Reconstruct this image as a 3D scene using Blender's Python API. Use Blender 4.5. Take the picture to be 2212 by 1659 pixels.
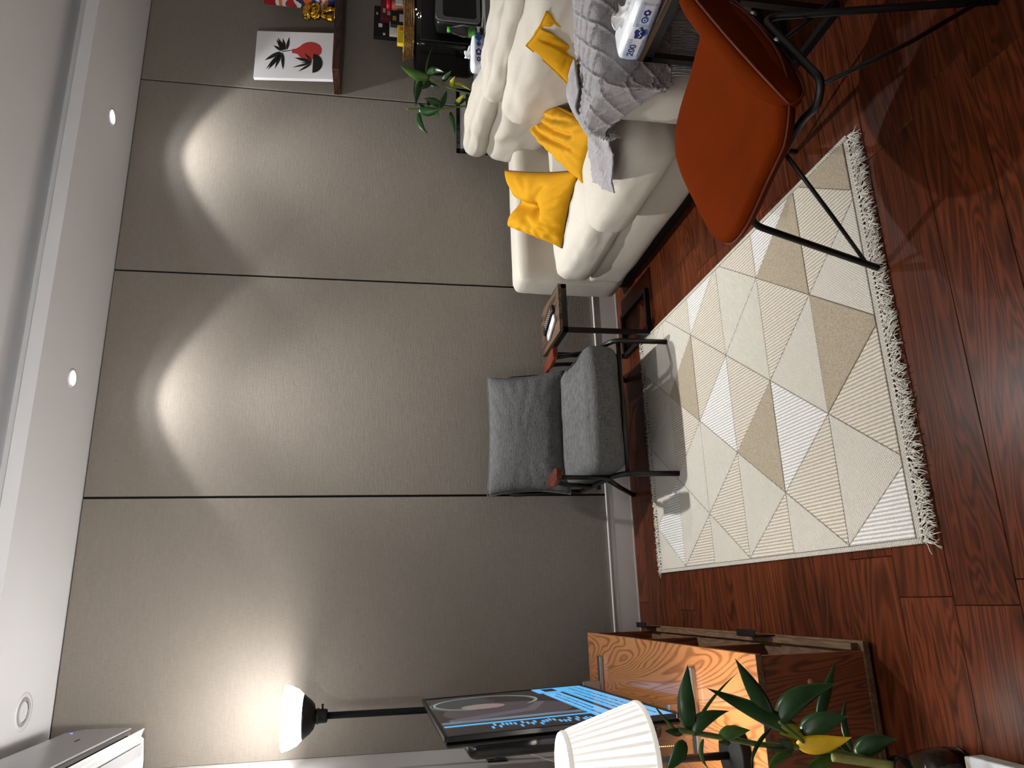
import bpy, bmesh, math, random
from mathutils import Vector, Matrix, noise
random.seed(7)
for o in list(bpy.data.objects): bpy.data.objects.remove(o)
S = bpy.context.scene
C = S.collection
V = Vector
PI = math.pi

# ------------------------------------------------------------------ camera
# the phone was turned on its side: world up points to the left of the frame
FPX, PIT, YAW, ROL, WALL, EYE, SOF, LEFT, BBZ = 1569.56, .1730, .2946, .0204, 3.8566, 1.3497, 2.7932, -.6746, .1463
_fw = V((math.sin(YAW)*math.cos(PIT), math.cos(YAW)*math.cos(PIT), -math.sin(PIT)))
_rt = V((math.cos(YAW), -math.sin(YAW), 0)); _up = _rt.cross(_fw)
_r2 = math.cos(ROL)*_rt + math.sin(ROL)*_up; _u2 = -math.sin(ROL)*_rt + math.cos(ROL)*_up
CAM = V((0, 0, EYE))
cd = bpy.data.cameras.new('camera'); co = bpy.data.objects.new('camera', cd); C.objects.link(co)
cd.sensor_fit = 'HORIZONTAL'; cd.sensor_width = 36; cd.lens = FPX*36/2212; cd.clip_start = .02
R = Matrix((-_u2, _r2, -_fw)).transposed()
co.matrix_world = Matrix.Translation(CAM) @ R.to_4x4()
S.camera = co
def ray(x, y): return _fw + _r2*((1659-y-829.5)/FPX) - _u2*((x-1106)/FPX)
def atX(x, y, c): d = ray(x, y); return CAM + d*((c-CAM.x)/d.x)
def atY(x, y, c): d = ray(x, y); return CAM + d*((c-CAM.y)/d.y)
def atZ(x, y, c): d = ray(x, y); return CAM + d*((c-CAM.z)/d.z)

# ------------------------------------------------------------------ world / exposure
w = bpy.data.worlds.new('world'); S.world = w; w.use_nodes = True
w.node_tree.nodes['Background'].inputs[0].default_value = (.5, .5, .52, 1)
w.node_tree.nodes['Background'].inputs[1].default_value = .02
S.view_settings.view_transform = 'Standard'; S.view_settings.look = 'None'
S.view_settings.gamma = 1; S.view_settings.use_curve_mapping = False
S.view_settings.exposure = 0.25
SPOT_W, CORE_W, SPILL_W, TORCH_W, TLAMP_W, FILL_LAMP_W = 37, 190, 6, 14, 7, 120
TORCH_E, SHADE_E = 5.0, 1.3

# ------------------------------------------------------------------ materials
def srgb(r, g, b):
    f = lambda c: (c/255/12.92) if c/255 <= .04045 else ((c/255+.055)/1.055)**2.4
    return (f(r), f(g), f(b), 1)
MATS = {}
def mat(name, col, rough=.6, metal=0, spec=.5, noise_=None, bump=None, trans=0, ior=1.45, emit=None, sheen=0, coat=0):
    """noise_=(scale, amount[,stretch xyz]) colour mottling; bump=(scale, strength[,stretch])"""
    if name in MATS: return MATS[name]
    m = bpy.data.materials.new(name); m.use_nodes = True; MATS[name] = m
    nt = m.node_tree; N = nt.nodes; L = nt.links; b = N['Principled BSDF']
    b.inputs['Base Color'].default_value = col; b.inputs['Roughness'].default_value = rough
    b.inputs['Metallic'].default_value = metal; b.inputs['Specular IOR Level'].default_value = spec
    b.inputs['Transmission Weight'].default_value = trans; b.inputs['IOR'].default_value = ior
    b.inputs['Sheen Weight'].default_value = sheen; b.inputs['Coat Weight'].default_value = coat
    if emit: b.inputs['Emission Color'].default_value = emit[0]; b.inputs['Emission Strength'].default_value = emit[1]
    tc = N.new('ShaderNodeTexCoord')
    def tex(scale, st):
        mp = N.new('ShaderNodeMapping'); mp.inputs['Scale'].default_value = st; L.new(tc.outputs['Object'], mp.inputs[0])
        t = N.new('ShaderNodeTexNoise'); t.inputs['Scale'].default_value = scale; t.inputs['Detail'].default_value = 4
        L.new(mp.outputs[0], t.inputs['Vector']); return t
    if noise_:
        t = tex(noise_[0], noise_[2] if len(noise_) > 2 else (1, 1, 1)); a = noise_[1]
        r = N.new('ShaderNodeValToRGB'); r.color_ramp.elements[0].position = .3; r.color_ramp.elements[1].position = .7
        r.color_ramp.elements[0].color = [c*(1-a) for c in col[:3]]+[1]; r.color_ramp.elements[1].color = [min(1, c*(1+a)) for c in col[:3]]+[1]
        L.new(t.outputs['Fac'], r.inputs[0]); L.new(r.outputs[0], b.inputs['Base Color'])
    if bump:
        t = tex(bump[0], bump[2] if len(bump) > 2 else (1, 1, 1))
        bp = N.new('ShaderNodeBump'); bp.inputs['Strength'].default_value = bump[1]; bp.inputs['Distance'].default_value = .01
        L.new(t.outputs['Fac'], bp.inputs['Height']); L.new(bp.outputs[0], b.inputs['Normal'])
    return m
def woven(name, col, scale=260, amt=.16, bump=.25, rough=.85, coords='Object', big=.06):
    """cloth made of two crossed streak patterns"""
    m = mat(name, col, rough, spec=.25); nt = m.node_tree; N = nt.nodes; L = nt.links; b = N['Principled BSDF']
    tc = N['Texture Coordinate']; out = []
    for st in ((1, 1, .12), (.12, .12, 1)):
        mp = N.new('ShaderNodeMapping'); mp.inputs['Scale'].default_value = st; L.new(tc.outputs[coords], mp.inputs[0])
        t = N.new('ShaderNodeTexNoise'); t.inputs['Scale'].default_value = scale; t.inputs['Detail'].default_value = 2
        L.new(mp.outputs[0], t.inputs['Vector']); out.append(t.outputs['Fac'])
    ad = N.new('ShaderNodeMath'); ad.operation = 'ADD'; L.new(out[0], ad.inputs[0]); L.new(out[1], ad.inputs[1])
    lo = N.new('ShaderNodeTexNoise'); lo.inputs['Scale'].default_value = 3; L.new(tc.outputs[coords], lo.inputs['Vector'])
    m2 = N.new('ShaderNodeMath'); m2.operation = 'MULTIPLY_ADD'; m2.inputs[1].default_value = big*4; L.new(lo.outputs['Fac'], m2.inputs[0]); L.new(ad.outputs[0], m2.inputs[2])
    r = N.new('ShaderNodeValToRGB'); r.color_ramp.elements[0].position = .35; r.color_ramp.elements[1].position = .68
    hv = N.new('ShaderNodeMath'); hv.operation = 'MULTIPLY'; hv.inputs[1].default_value = .45; L.new(m2.outputs[0], hv.inputs[0])
    r.color_ramp.elements[0].color = [c*(1-amt) for c in col[:3]]+[1]; r.color_ramp.elements[1].color = [c*(1+amt) for c in col[:3]]+[1]
    L.new(hv.outputs[0], r.inputs[0]); L.new(r.outputs[0], b.inputs['Base Color'])
    bp = N.new('ShaderNodeBump'); bp.inputs['Strength'].default_value = bump; bp.inputs['Distance'].default_value = .004
    L.new(ad.outputs[0], bp.inputs['Height']); L.new(bp.outputs[0], b.inputs['Normal'])
    return m
def wood(name, dark, light, axis=1, nr=9, scale=9, rough=.4, wave=1.0, rnd=0, contrast=(.25, .75), fine=.35, coat=0):
    m = mat(name, light, rough, coat=coat); nt = m.node_tree; N = nt.nodes; L = nt.links; b = N['Principled BSDF']
    tc = N['Texture Coordinate']; mp = N.new('ShaderNodeMapping'); st = [1, 1, 1]; st[axis] = .12 if rnd else .15
    mp.inputs['Scale'].default_value = st; L.new(tc.outputs['Object'], mp.inputs[0]); vec = mp.outputs[0]
    oi = N.new('ShaderNodeObjectInfo')
    if rnd:
        cm = N.new('ShaderNodeVectorMath'); cm.operation = 'SCALE'; cm.inputs['Scale'].default_value = 37
        cx = N.new('ShaderNodeCombineXYZ')
        for i in range(3): L.new(oi.outputs['Random'], cx.inputs[i])
        L.new(cx.outputs[0], cm.inputs[0]); va = N.new('ShaderNodeVectorMath'); L.new(vec, va.inputs[0]); L.new(cm.outputs[0], va.inputs[1]); vec = va.outputs[0]
    t1 = N.new('ShaderNodeTexNoise'); t1.inputs['Scale'].default_value = scale; t1.inputs['Detail'].default_value = 3; t1.inputs['Distortion'].default_value = wave
    L.new(vec, t1.inputs['Vector'])
    rings = N.new('ShaderNodeMath'); rings.operation = 'MULTIPLY'; rings.inputs[1].default_value = nr; L.new(t1.outputs['Fac'], rings.inputs[0])
    sn = N.new('ShaderNodeMath'); sn.operation = 'SINE'; 
    r6 = N.new('ShaderNodeMath'); r6.operation = 'MULTIPLY'; r6.inputs[1].default_value = 6.28; L.new(rings.outputs[0], r6.inputs[0]); L.new(r6.outputs[0], sn.inputs[0])
    t2 = N.new('ShaderNodeTexNoise'); t2.inputs['Scale'].default_value = scale*14; t2.inputs['Detail'].default_value = 4
    st2 = [1, 1, 1]; st2[axis] = .3; mp2 = N.new('ShaderNodeMapping'); mp2.inputs['Scale'].default_value = st2; L.new(vec, mp2.inputs[0]); L.new(mp2.outputs[0], t2.inputs['Vector'])
    a = N.new('ShaderNodeMath'); a.operation = 'MULTIPLY_ADD'; a.inputs[1].default_value = .5*(1-fine); a.inputs[2].default_value = .5*(1-fine); L.new(sn.outputs[0], a.inputs[0])
    a2 = N.new('ShaderNodeMath'); a2.operation = 'MULTIPLY_ADD'; a2.inputs[1].default_value = fine; L.new(t2.outputs['Fac'], a2.inputs[0]); L.new(a.outputs[0], a2.inputs[2])
    r = N.new('ShaderNodeValToRGB'); r.color_ramp.elements[0].position = contrast[0]; r.color_ramp.elements[1].position = contrast[1]
    r.color_ramp.elements[0].color = dark; r.color_ramp.elements[1].color = light; L.new(a2.outputs[0], r.inputs[0])
    last = r.outputs[0]
    if rnd:
        hs = N.new('ShaderNodeHueSaturation'); mr = N.new('ShaderNodeMapRange'); mr.inputs['To Min'].default_value = 1-rnd; mr.inputs['To Max'].default_value = 1+rnd
        L.new(oi.outputs['Random'], mr.inputs['Value']); L.new(mr.outputs[0], hs.inputs['Value']); L.new(last, hs.inputs['Color']); last = hs.outputs[0]
    L.new(last, b.inputs['Base Color'])
    bp = N.new('ShaderNodeBump'); bp.inputs['Strength'].default_value = .06; bp.inputs['Distance'].default_value = .003; L.new(t2.outputs['Fac'], bp.inputs['Height']); L.new(bp.outputs[0], b.inputs['Normal'])
    return m
M = {}
M['panel'] = woven('linen wall panel', srgb(128, 121, 112), scale=230, amt=.09, bump=.25, rough=.6, big=.02)
M['white'] = mat('white paint', srgb(216, 216, 217), .7, noise_=(2, .02), bump=(60, .03))
M['whitegloss'] = mat('white gloss paint', srgb(205, 200, 195), .35)
M['wallpaint'] = mat('grey white wall paint', srgb(208, 207, 206), .6, bump=(40, .03))
M['black'] = mat('black gap', srgb(8, 8, 8), .9)
M['metal'] = mat('black powder coated steel', srgb(13, 13, 15), .42, bump=(300, .05))
M['matteblack'] = mat('matt black steel', srgb(10, 10, 11), .7, spec=.15)
M['blackplastic'] = mat('black plastic', srgb(14, 14, 16), .35)
M['blackgloss'] = mat('black gloss', srgb(6, 6, 7), .12)
M['chrome'] = mat('brushed steel', srgb(170, 170, 172), .3, metal=1)
M['floor'] = wood('reddish brown laminate', srgb(33, 15, 8), srgb(100, 48, 25), axis=0, nr=20, scale=5, rough=.3, wave=1.0, rnd=.2, contrast=(.15, .85), fine=.68)
M['floor'].node_tree.nodes['Principled BSDF'].inputs['Specular IOR Level'].default_value = .1
M['oak'] = wood('oak veneer', srgb(120, 68, 36), srgb(190, 126, 76), axis=1, nr=44, scale=4, rough=.28, wave=.6, contrast=(.0, .5), fine=.3, coat=.7)
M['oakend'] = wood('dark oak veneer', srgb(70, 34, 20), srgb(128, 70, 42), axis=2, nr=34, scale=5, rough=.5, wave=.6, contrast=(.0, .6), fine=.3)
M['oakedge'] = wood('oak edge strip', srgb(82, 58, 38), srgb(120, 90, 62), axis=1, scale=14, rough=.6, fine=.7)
M['walnut'] = wood('walnut table top', srgb(50, 37, 27), srgb(92, 71, 52), axis=1, scale=6, rough=.45, fine=.45)
M['darkwood'] = wood('dark walnut shelf', srgb(34, 18, 12), srgb(66, 38, 26), axis=0, scale=8, rough=.4, fine=.4)
M['armwood'] = wood('polished red brown wood', srgb(66, 24, 13), srgb(102, 42, 23), axis=1, scale=12, rough=.22, fine=.3)
M['sofa'] = woven('off white velvet', srgb(184, 178, 167), scale=420, amt=.05, bump=.12, rough=.8, big=.1)
M['seam'] = mat('sofa seam', srgb(120, 112, 100), .9)
M['grey'] = woven('grey melange tweed', srgb(88, 88, 88), scale=300, amt=.42, bump=.6, rough=.9)
M['mustard'] = woven('mustard linen', srgb(182, 131, 2), scale=420, amt=.08, bump=.15, rough=.85)
M['mustardseam'] = mat('dark mustard thread', srgb(70, 48, 8), .9)
M['throw'] = woven('grey knitted wool', srgb(158, 155, 157), scale=330, amt=.2, bump=.6, rough=.95)
M['rust'] = mat('rust orange leather', srgb(98, 34, 2), .7, noise_=(7, .1), bump=(320, .05), spec=.02)
M['rustdark'] = mat('rust piping', srgb(96, 36, 10), .55)
M['screw'] = mat('chrome bolt', srgb(210, 210, 210), .15, metal=1)
M['gold'] = mat('polished gold', srgb(222, 176, 60), .14, metal=1, noise_=(30, .2))
M['paper'] = mat('white canvas', srgb(222, 222, 224), .75, bump=(500, .06))
M['inkblack'] = mat('black print', srgb(18, 18, 18), .8)
M['inkred'] = mat('red print', srgb(178, 56, 52), .8)
M['blue'] = mat('dark blue print', srgb(22, 38, 120), .5)
M['blue2'] = mat('mid blue print', srgb(40, 96, 165), .5)
M['tissuefilm'] = mat('white plastic film', srgb(232, 236, 242), .32, coat=.2)
M['tissue'] = mat('tissue paper', srgb(240, 240, 240), .9)
M['leaf'] = mat('dark green leaf', srgb(28, 60, 22), .32, noise_=(18, .35, (1, 1, 1)), spec=.5)
M['leaf2'] = mat('fresh green leaf', srgb(62, 96, 30), .36, noise_=(18, .3))
M['leafy'] = mat('yellowed leaf', srgb(222, 178, 18), .5, noise_=(14, .22))
M['leafyg'] = mat('yellow green leaf', srgb(150, 150, 24), .45, noise_=(14, .4))
M['stem'] = mat('green stem', srgb(86, 104, 46), .5, noise_=(30, .3))
M['stem2'] = mat('pale cane', srgb(150, 148, 84), .55, noise_=(30, .3))
M['glass'] = mat('clear plastic', (.95, .97, .97, 1), .04, trans=1, ior=1.33)
M['grey_plastic'] = mat('grey silver plastic', srgb(118, 118, 118), .38, metal=.5)
M['counter'] = mat('grey counter', srgb(120, 120, 118), .35)
M['straw'] = mat('woven seagrass', srgb(146, 112, 62), .8, noise_=(60, .35))
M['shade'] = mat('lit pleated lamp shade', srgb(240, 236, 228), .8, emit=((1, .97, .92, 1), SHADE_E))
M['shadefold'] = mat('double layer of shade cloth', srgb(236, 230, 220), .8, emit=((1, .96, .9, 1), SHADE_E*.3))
M['trimcloth'] = mat('lamp shade trim', srgb(206, 198, 184), .8, emit=((1, .95, .88, 1), .35))
M['bowl'] = mat('lit opal glass', srgb(250, 250, 248), .3, emit=((1, .98, .95, 1), TORCH_E))
M['led'] = mat('lit led lens', (1, 1, 1, 1), .3, emit=((1, .98, .94, 1), 30))
M['lens'] = mat('unlit faceted reflector', srgb(200, 200, 202), .15, metal=.9)
M['acwhite'] = mat('glossy white plastic', srgb(226, 226, 226), .18, coat=.3)
M['acgrey'] = mat('pale grey plastic', srgb(168, 168, 172), .3)
M['cream'] = mat('cream card', srgb(206, 200, 184), .55, noise_=(12, .05))
M['brass'] = mat('brass beads', srgb(222, 196, 130), .25, metal=1)

# ------------------------------------------------------------------ mesh helpers
def link(o, parent=None):
    C.objects.link(o)
    if parent: o.parent = parent
    return o
def obj(name, me, m=None, parent=None, smooth=False, loc=None, rot=None):
    o = bpy.data.objects.new(name, me); link(o, parent)
    if m and not me.materials: me.materials.append(M[m] if isinstance(m, str) else m)
    if smooth:
        for p in me.polygons: p.use_smooth = True
    if loc is not None: o.location = loc
    if rot is not None: o.rotation_euler = rot
    return o
def tag(o, label, cat, group=None):
    o['label'] = label; o['category'] = cat
    if group: o['group'] = group
    return o
def thing(name, label, cat, loc=(0, 0, 0), rotz=0, group=None):
    o = bpy.data.objects.new(name, None); o.empty_display_size = .1; C.objects.link(o)
    o.location = loc; o.rotation_euler = (0, 0, rotz); return tag(o, label, cat, group)
def struct(o): o['kind'] = 'structure'; return o
def frombm(bm, name='mesh'):
    me = bpy.data.meshes.new(name); bmesh.ops.recalc_face_normals(bm, faces=bm.faces); bm.to_mesh(me); bm.free(); return me
def pydata(vs, fs, name='mesh'):
    me = bpy.data.meshes.new(name); me.from_pydata([tuple(v) for v in vs], [], fs); me.update(); return me
def boxbm(bm, lo, hi, bevel=0, seg=2):
    lo, hi = V(lo), V(hi)
    r = bmesh.ops.create_cube(bm, size=1, matrix=Matrix.Translation((lo+hi)/2) @ Matrix.Diagonal((*(hi-lo), 1)))
    if bevel:
        es = {e for v in r['verts'] for e in v.link_edges}
        bmesh.ops.bevel(bm, geom=list(es), offset=bevel, segments=seg, profile=.5, affect='EDGES')
def box(name, lo, hi, m, parent=None, bevel=0, seg=2):
    bm = bmesh.new(); boxbm(bm, lo, hi, bevel, seg); return obj(name, frombm(bm), m, parent)
def boxes(name, lst, m, parent=None, bevel=0):
    bm = bmesh.new()
    for lo, hi in lst: boxbm(bm, lo, hi, bevel)
    return obj(name, frombm(bm), m, parent)
def lathebm(bm, prof, center=(0, 0, 0), seg=40, close=True):
    rings = []
    for r, z in prof:
        rings.append([bm.verts.new((center[0]+r*math.cos(2*PI*i/seg), center[1]+r*math.sin(2*PI*i/seg), center[2]+z)) for i in range(seg)])
    for a, b in zip(rings, rings[1:]):
        for i in range(seg): bm.faces.new((a[i], a[(i+1) % seg], b[(i+1) % seg], b[i]))
    if close: bm.faces.new(rings[0][::-1]); bm.faces.new(rings[-1])
def lathe(name, prof, m, parent=None, center=(0, 0, 0), seg=40, close=True, smooth=True):
    bm = bmesh.new(); lathebm(bm, prof, center, seg, close); return obj(name, frombm(bm), m, parent, smooth)
def tubebm(bm, pts, r, seg=10, closed=False, cap=True):
    pts = [V(p) for p in pts]; n = len(pts); rings = []
    rr = r if hasattr(r, '__len__') else [r]*n
    t0 = (pts[1]-pts[0]).normalized(); nrm = t0.orthogonal().normalized()
    for i, p in enumerate(pts):
        t = (pts[min(i+1, n-1)]-pts[max(i-1, 0)]).normalized()
        nrm = (nrm - t*nrm.dot(t)); nrm = nrm.normalized() if nrm.length > 1e-6 else t.orthogonal().normalized()
        b = t.cross(nrm)
        rings.append([bm.verts.new(p+rr[i]*(math.cos(2*PI*k/seg)*nrm+math.sin(2*PI*k/seg)*b)) for k in range(seg)])
    for a, b in zip(rings, rings[1:]):
        for k in range(seg): bm.faces.new((a[k], a[(k+1) % seg], b[(k+1) % seg], b[k]))
    if cap: bm.faces.new(rings[0][::-1]); bm.faces.new(rings[-1])
def tube(name, pts, r, m, parent=None, seg=10):
    bm = bmesh.new(); tubebm(bm, pts, r, seg); return obj(name, frombm(bm), m, parent, True)
def fillet(pts, rad, n=6):
    """round the inner corners of a polyline"""
    pts = [V(p) for p in pts]; out = [pts[0]]
    for a, b, c in zip(pts, pts[1:], pts[2:]):
        d1 = (a-b); d2 = (c-b); k = min(rad, d1.length*.45, d2.length*.45); p = b+d1.normalized()*k; q = b+d2.normalized()*k
        for i in range(n+1):
            t = i/n; out.append(p*(1-t)**2+b*2*t*(1-t)+q*t*t)
    return out+[pts[-1]]
def spline(pts, n=8):
    pts = [V(p) for p in pts]; P = [pts[0]*2-pts[1]]+pts+[pts[-1]*2-pts[-2]]; out = []
    for i in range(1, len(P)-2):
        for k in range(n):
            t = k/n; a, b, c, d = P[i-1:i+3]
            out.append(.5*((2*b)+(c-a)*t+(2*a-5*b+4*c-d)*t*t+(3*b-a-3*c+d)*t**3))
    return out+[pts[-1]]
def prism(name, poly, depth, m, parent=None, mx=None):
    """polygon in local xy extruded to z=depth, mx places it"""
    bm = bmesh.new(); n = len(poly)
    a = [bm.verts.new((x, y, 0)) for x, y in poly]; b = [bm.verts.new((x, y, depth)) for x, y in poly]
    bm.faces.new(a[::-1]); bm.faces.new(b)
    for i in range(n): bm.faces.new((a[i], a[(i+1) % n], b[(i+1) % n], b[i]))
    if mx is not None: bm.transform(mx)
    return obj(name, frombm(bm), m, parent)
def fbm(p, sc, seed=0): return noise.noise(V(p)*sc+V((seed*7.3, seed*3.1, seed*5.7)))
def rbox(name, lo, hi, r, m, parent=None, n=18, puff=(0, 0, 0), wr=0, wsc=6, seed=0, fn=None, smooth=True):
    """soft rounded box: r corner radius, puff bulges each pair of faces, wr wrinkle amplitude"""
    lo, hi = V(lo), V(hi); c = (lo+hi)/2; h = (hi-lo)/2; rr = [min(r, .98*x) for x in h]
    bm = bmesh.new(); bmesh.ops.create_cube(bm, size=2)
    bmesh.ops.subdivide_edges(bm, edges=bm.edges, cuts=n, use_grid_fill=True)
    for v in bm.verts:
        q = v.co.copy(); s = V([math.copysign(abs(a)**.8, a) for a in q]) if False else q
        p = V((s.x*h.x, s.y*h.y, s.z*h.z))
        inner = V([max(-(h[i]-rr[i]), min(h[i]-rr[i], p[i])) for i in range(3)])
        d = p-inner
        if d.length > 1e-9:
            dn = V([d[i]/rr[i] for i in range(3)])
            k = dn.normalized()
            p = inner+V([k[i]*rr[i] for i in range(3)])
        for i in range(3):
            j, k2 = (i+1) % 3, (i+2) % 3
            f = max(0, 1-abs(s[j])**2.4)*max(0, 1-abs(s[k2])**2.4)
            p[i] += puff[i]*f*s[i]
        if wr:
            nn = V((p.x/h.x**2, p.y/h.y**2, p.z/h.z**2)).normalized()
            a = fbm(p, wsc, seed)+.5*fbm(p, wsc*2.1, seed+3)
            ridge = (1-abs(fbm((p.x, p.y*.5, p.z), wsc*1.4, seed+5)))**4
            p += nn*wr*(a+ridge*.6-.3)
        if fn: p = fn(p, s)
        v.co = c+p
    return obj(name, frombm(bm), m, parent, smooth)
def corner_pillow(name, c00, c10, c11, c01, th, m, parent=None, n=34, seed=0, folds=(), sag=0, chop=0):
    """stuffed cushion stretched between four corners; folds = ((u0,v0,u1,v1,width,depth),...)"""
    c00, c10, c11, c01 = map(V, (c00, c10, c11, c01)); nr = ((c10-c00).cross(c01-c00)).normalized(); gath = .4 if m == 'grey' else 1
    vs, fs = [], []; N1 = n+1
    def pt(u, v, side):
        # edges bow inwards between the corners
        uu = u+.035*math.sin(PI*v)*(0.5-u)*2*(abs(2*u-1)**3); vv = v+.035*math.sin(PI*u)*(0.5-v)*2*(abs(2*v-1)**3)
        p = c00*(1-uu)*(1-vv)+c10*uu*(1-vv)+c11*uu*vv+c01*(1-uu)*vv
        e = max(0, (1-abs(2*u-1)**2.6)*(1-abs(2*v-1)**2.6))**.55
        d = th*.5*e
        for u0, v0, u1, v1, wd, dp in folds:
            ax, ay = u1-u0, v1-v0; L2 = ax*ax+ay*ay; t = max(0, min(1, ((u-u0)*ax+(v-v0)*ay)/L2)); q = math.hypot(u-u0-t*ax, v-v0-t*ay)
            d -= dp*math.exp(-(q/wd)**2)*e*(1 if side > 0 else .3)
        # gathers that run in from the edges
        ed = min(u, v, 1-u, 1-v); th2 = math.atan2(v-.5, u-.5)
        d += gath*e*.006*math.sin(th2*17+3*fbm((u, v, seed), 3, seed))*math.exp(-((ed-.1)/.12)**2)
        d += gath*e*(.012*fbm((u*3, v*3, seed), 1, seed)+.008*(1-abs(fbm((u*2+v, v*4, seed), 1.3, seed+2)))**6)
        return p+nr*d*side-V((0, 0, sag*math.sin(PI*u)*v+chop*math.exp(-((u-.5)/.24)**2)*v**2))
    for side in (1, -1):
        for j in range(N1):
            for i in range(N1): vs.append(pt(i/n, j/n, side))
    for s in (0, 1):
        o = s*N1*N1
        for j in range(n):
            for i in range(n):
                q = (o+j*N1+i, o+j*N1+i+1, o+(j+1)*N1+i+1, o+(j+1)*N1+i)
                fs.append(q if s == 0 else q[::-1])
    bm = bmesh.new(); bv = [bm.verts.new(v) for v in vs]
    for f in fs: bm.faces.new([bv[i] for i in f])
    bmesh.ops.remove_doubles(bm, verts=bm.verts, dist=.0004)
    o = obj(name, frombm(bm), m, parent, True)
    edge = [pt(i/n, 0, 0) for i in range(N1)]+[pt(1, j/n, 0) for j in range(1, N1)]+[pt(1-i/n, 1, 0) for i in range(1, N1)]+[pt(0, 1-j/n, 0) for j in range(1, n)]
    return o, edge
def text(name, s, size, m, mx, parent=None, ext=.0004, ax='CENTER'):
    cu = bpy.data.curves.new(name, 'FONT'); cu.body = s; cu.size = size; cu.extrude = ext; cu.align_x = ax; cu.align_y = 'CENTER'
    o = bpy.data.objects.new(name, cu); C.objects.link(o)
    dg = bpy.context.evaluated_depsgraph_get(); me = bpy.data.meshes.new_from_object(o.evaluated_get(dg)); bpy.data.objects.remove(o)
    me.transform(mx); me.materials.clear(); return obj(name, me, m, parent)
def frame(o, x, y):
    """matrix with origin o, local x and y directions"""
    x = V(x).normalized(); y = V(y); y = (y-x*y.dot(x)).normalized(); z = x.cross(y)
    return Matrix.Translation(V(o)) @ Matrix((x, y, z)).transposed().to_4x4()
def spot(name, loc, target, W, size, blend, rad=.03, col=(1, .99, .98), parent=None):
    l = bpy.data.lights.new(name, 'SPOT'); l.energy = W; l.spot_size = size; l.spot_blend = blend; l.shadow_soft_size = rad; l.color = col
    o = bpy.data.objects.new(name, l); link(o, parent); o.location = loc
    o.rotation_euler = (V(target)-V(loc)).to_track_quat('-Z', 'Y').to_euler(); return o
def point(name, loc, W, rad=.03, col=(1, .975, .945), parent=None):
    l = bpy.data.lights.new(name, 'POINT'); l.energy = W; l.shadow_soft_size = rad; l.color = col
    o = bpy.data.objects.new(name, l); link(o, parent); o.location = loc; return o

# ================================================================== the room
RX, BY = 4.6, -2.4      # right wall, wall behind the photographer
CEIL = 2.93
fl = struct(box('floor', (LEFT-.12, BY-.12, -.12), (RX+.12, WALL+.12, -.012), 'floor'))
PW, PL = .19, 1.22
starts = {0: 1.15, 1: 1.232, 2: 1.178, 3: -.022}
pm = bmesh.new(); boxbm(pm, (.0007, .0007, -.012), (PL-.0007, PW-.0007, 0), .0012, 1); plank_me = frombm(pm); plank_me.materials.append(M['floor'])
cut_cache = {}
for row in range(-6, 16):
    y0 = 1.036+PW*row
    if y0 >= WALL: break
    y1 = min(y0+PW, WALL)
    x = starts.get(row, random.uniform(0, PL)); x -= math.ceil((x-LEFT)/PL)*PL
    while x < 3.9:
        a, b = max(x, LEFT), min(x+PL, 3.9)
        if b-a > .01:
            if b-a > PL-1e-4 and y1-y0 > PW-1e-4: me = plank_me
            else:
                pm = bmesh.new(); boxbm(pm, (.0007, .0007, -.012), (b-a-.0007, y1-y0-.0007, 0), .0012, 1); me = frombm(pm); me.materials.append(M['floor'])
            o = obj('plank', me, None, fl); o.location = (a, y0, 0)
        x += PL
wb = struct(box('wall_back', (LEFT-.12, WALL+.012, -.02), (RX+.12, WALL+.14, 3.05), 'black'))
for k in range(5):
    a = LEFT+1.22*k; b = min(a+1.22, RX)
    box('wall_panel', (a+.006 if k else a+.001, WALL, .1), (b-.006, WALL+.0125, SOF-.006), 'panel', wb, .001, 1)
wl = struct(box('wall_left', (LEFT-.12, BY-.12, -.02), (LEFT, WALL-.0, 3.05), 'wallpaint'))
struct(box('wall_right', (RX, BY-.12, -.02), (RX+.12, WALL+.012, 3.05), 'wallpaint'))
struct(box('wall_front', (LEFT, BY-.12, -.02), (RX, BY, 3.05), 'wallpaint'))
struct(box('ceiling', (LEFT, BY, CEIL), (RX, 3.34, CEIL+.12), 'white'))
sf = struct(box('trim_1', (LEFT, 3.22, SOF), (RX, WALL+.012, SOF+.006), 'white'))        # lowered soffit along the back wall
box('fascia', (LEFT, 3.22, SOF+.006), (RX, 3.235, SOF+.058), 'white', sf)
box('upstand', (LEFT, 3.34, SOF+.006), (RX, 3.36, CEIL+.12), 'white', sf)
bb = struct(box('baseboard_back', (LEFT+.0, WALL-.012, 0), (RX, WALL, BBZ-.03), 'whitegloss', None, .001, 1))
box('ledge', (LEFT, WALL-.016, BBZ-.008), (RX, WALL, BBZ), 'whitegloss', bb, .002, 2)
box('cove', (LEFT, WALL-.006, BBZ-.03), (RX, WALL, BBZ-.008), 'whitegloss', bb)
box('foot', (LEFT, WALL-.014, 0), (RX, WALL-.012, .006), 'whitegloss', bb)

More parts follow.
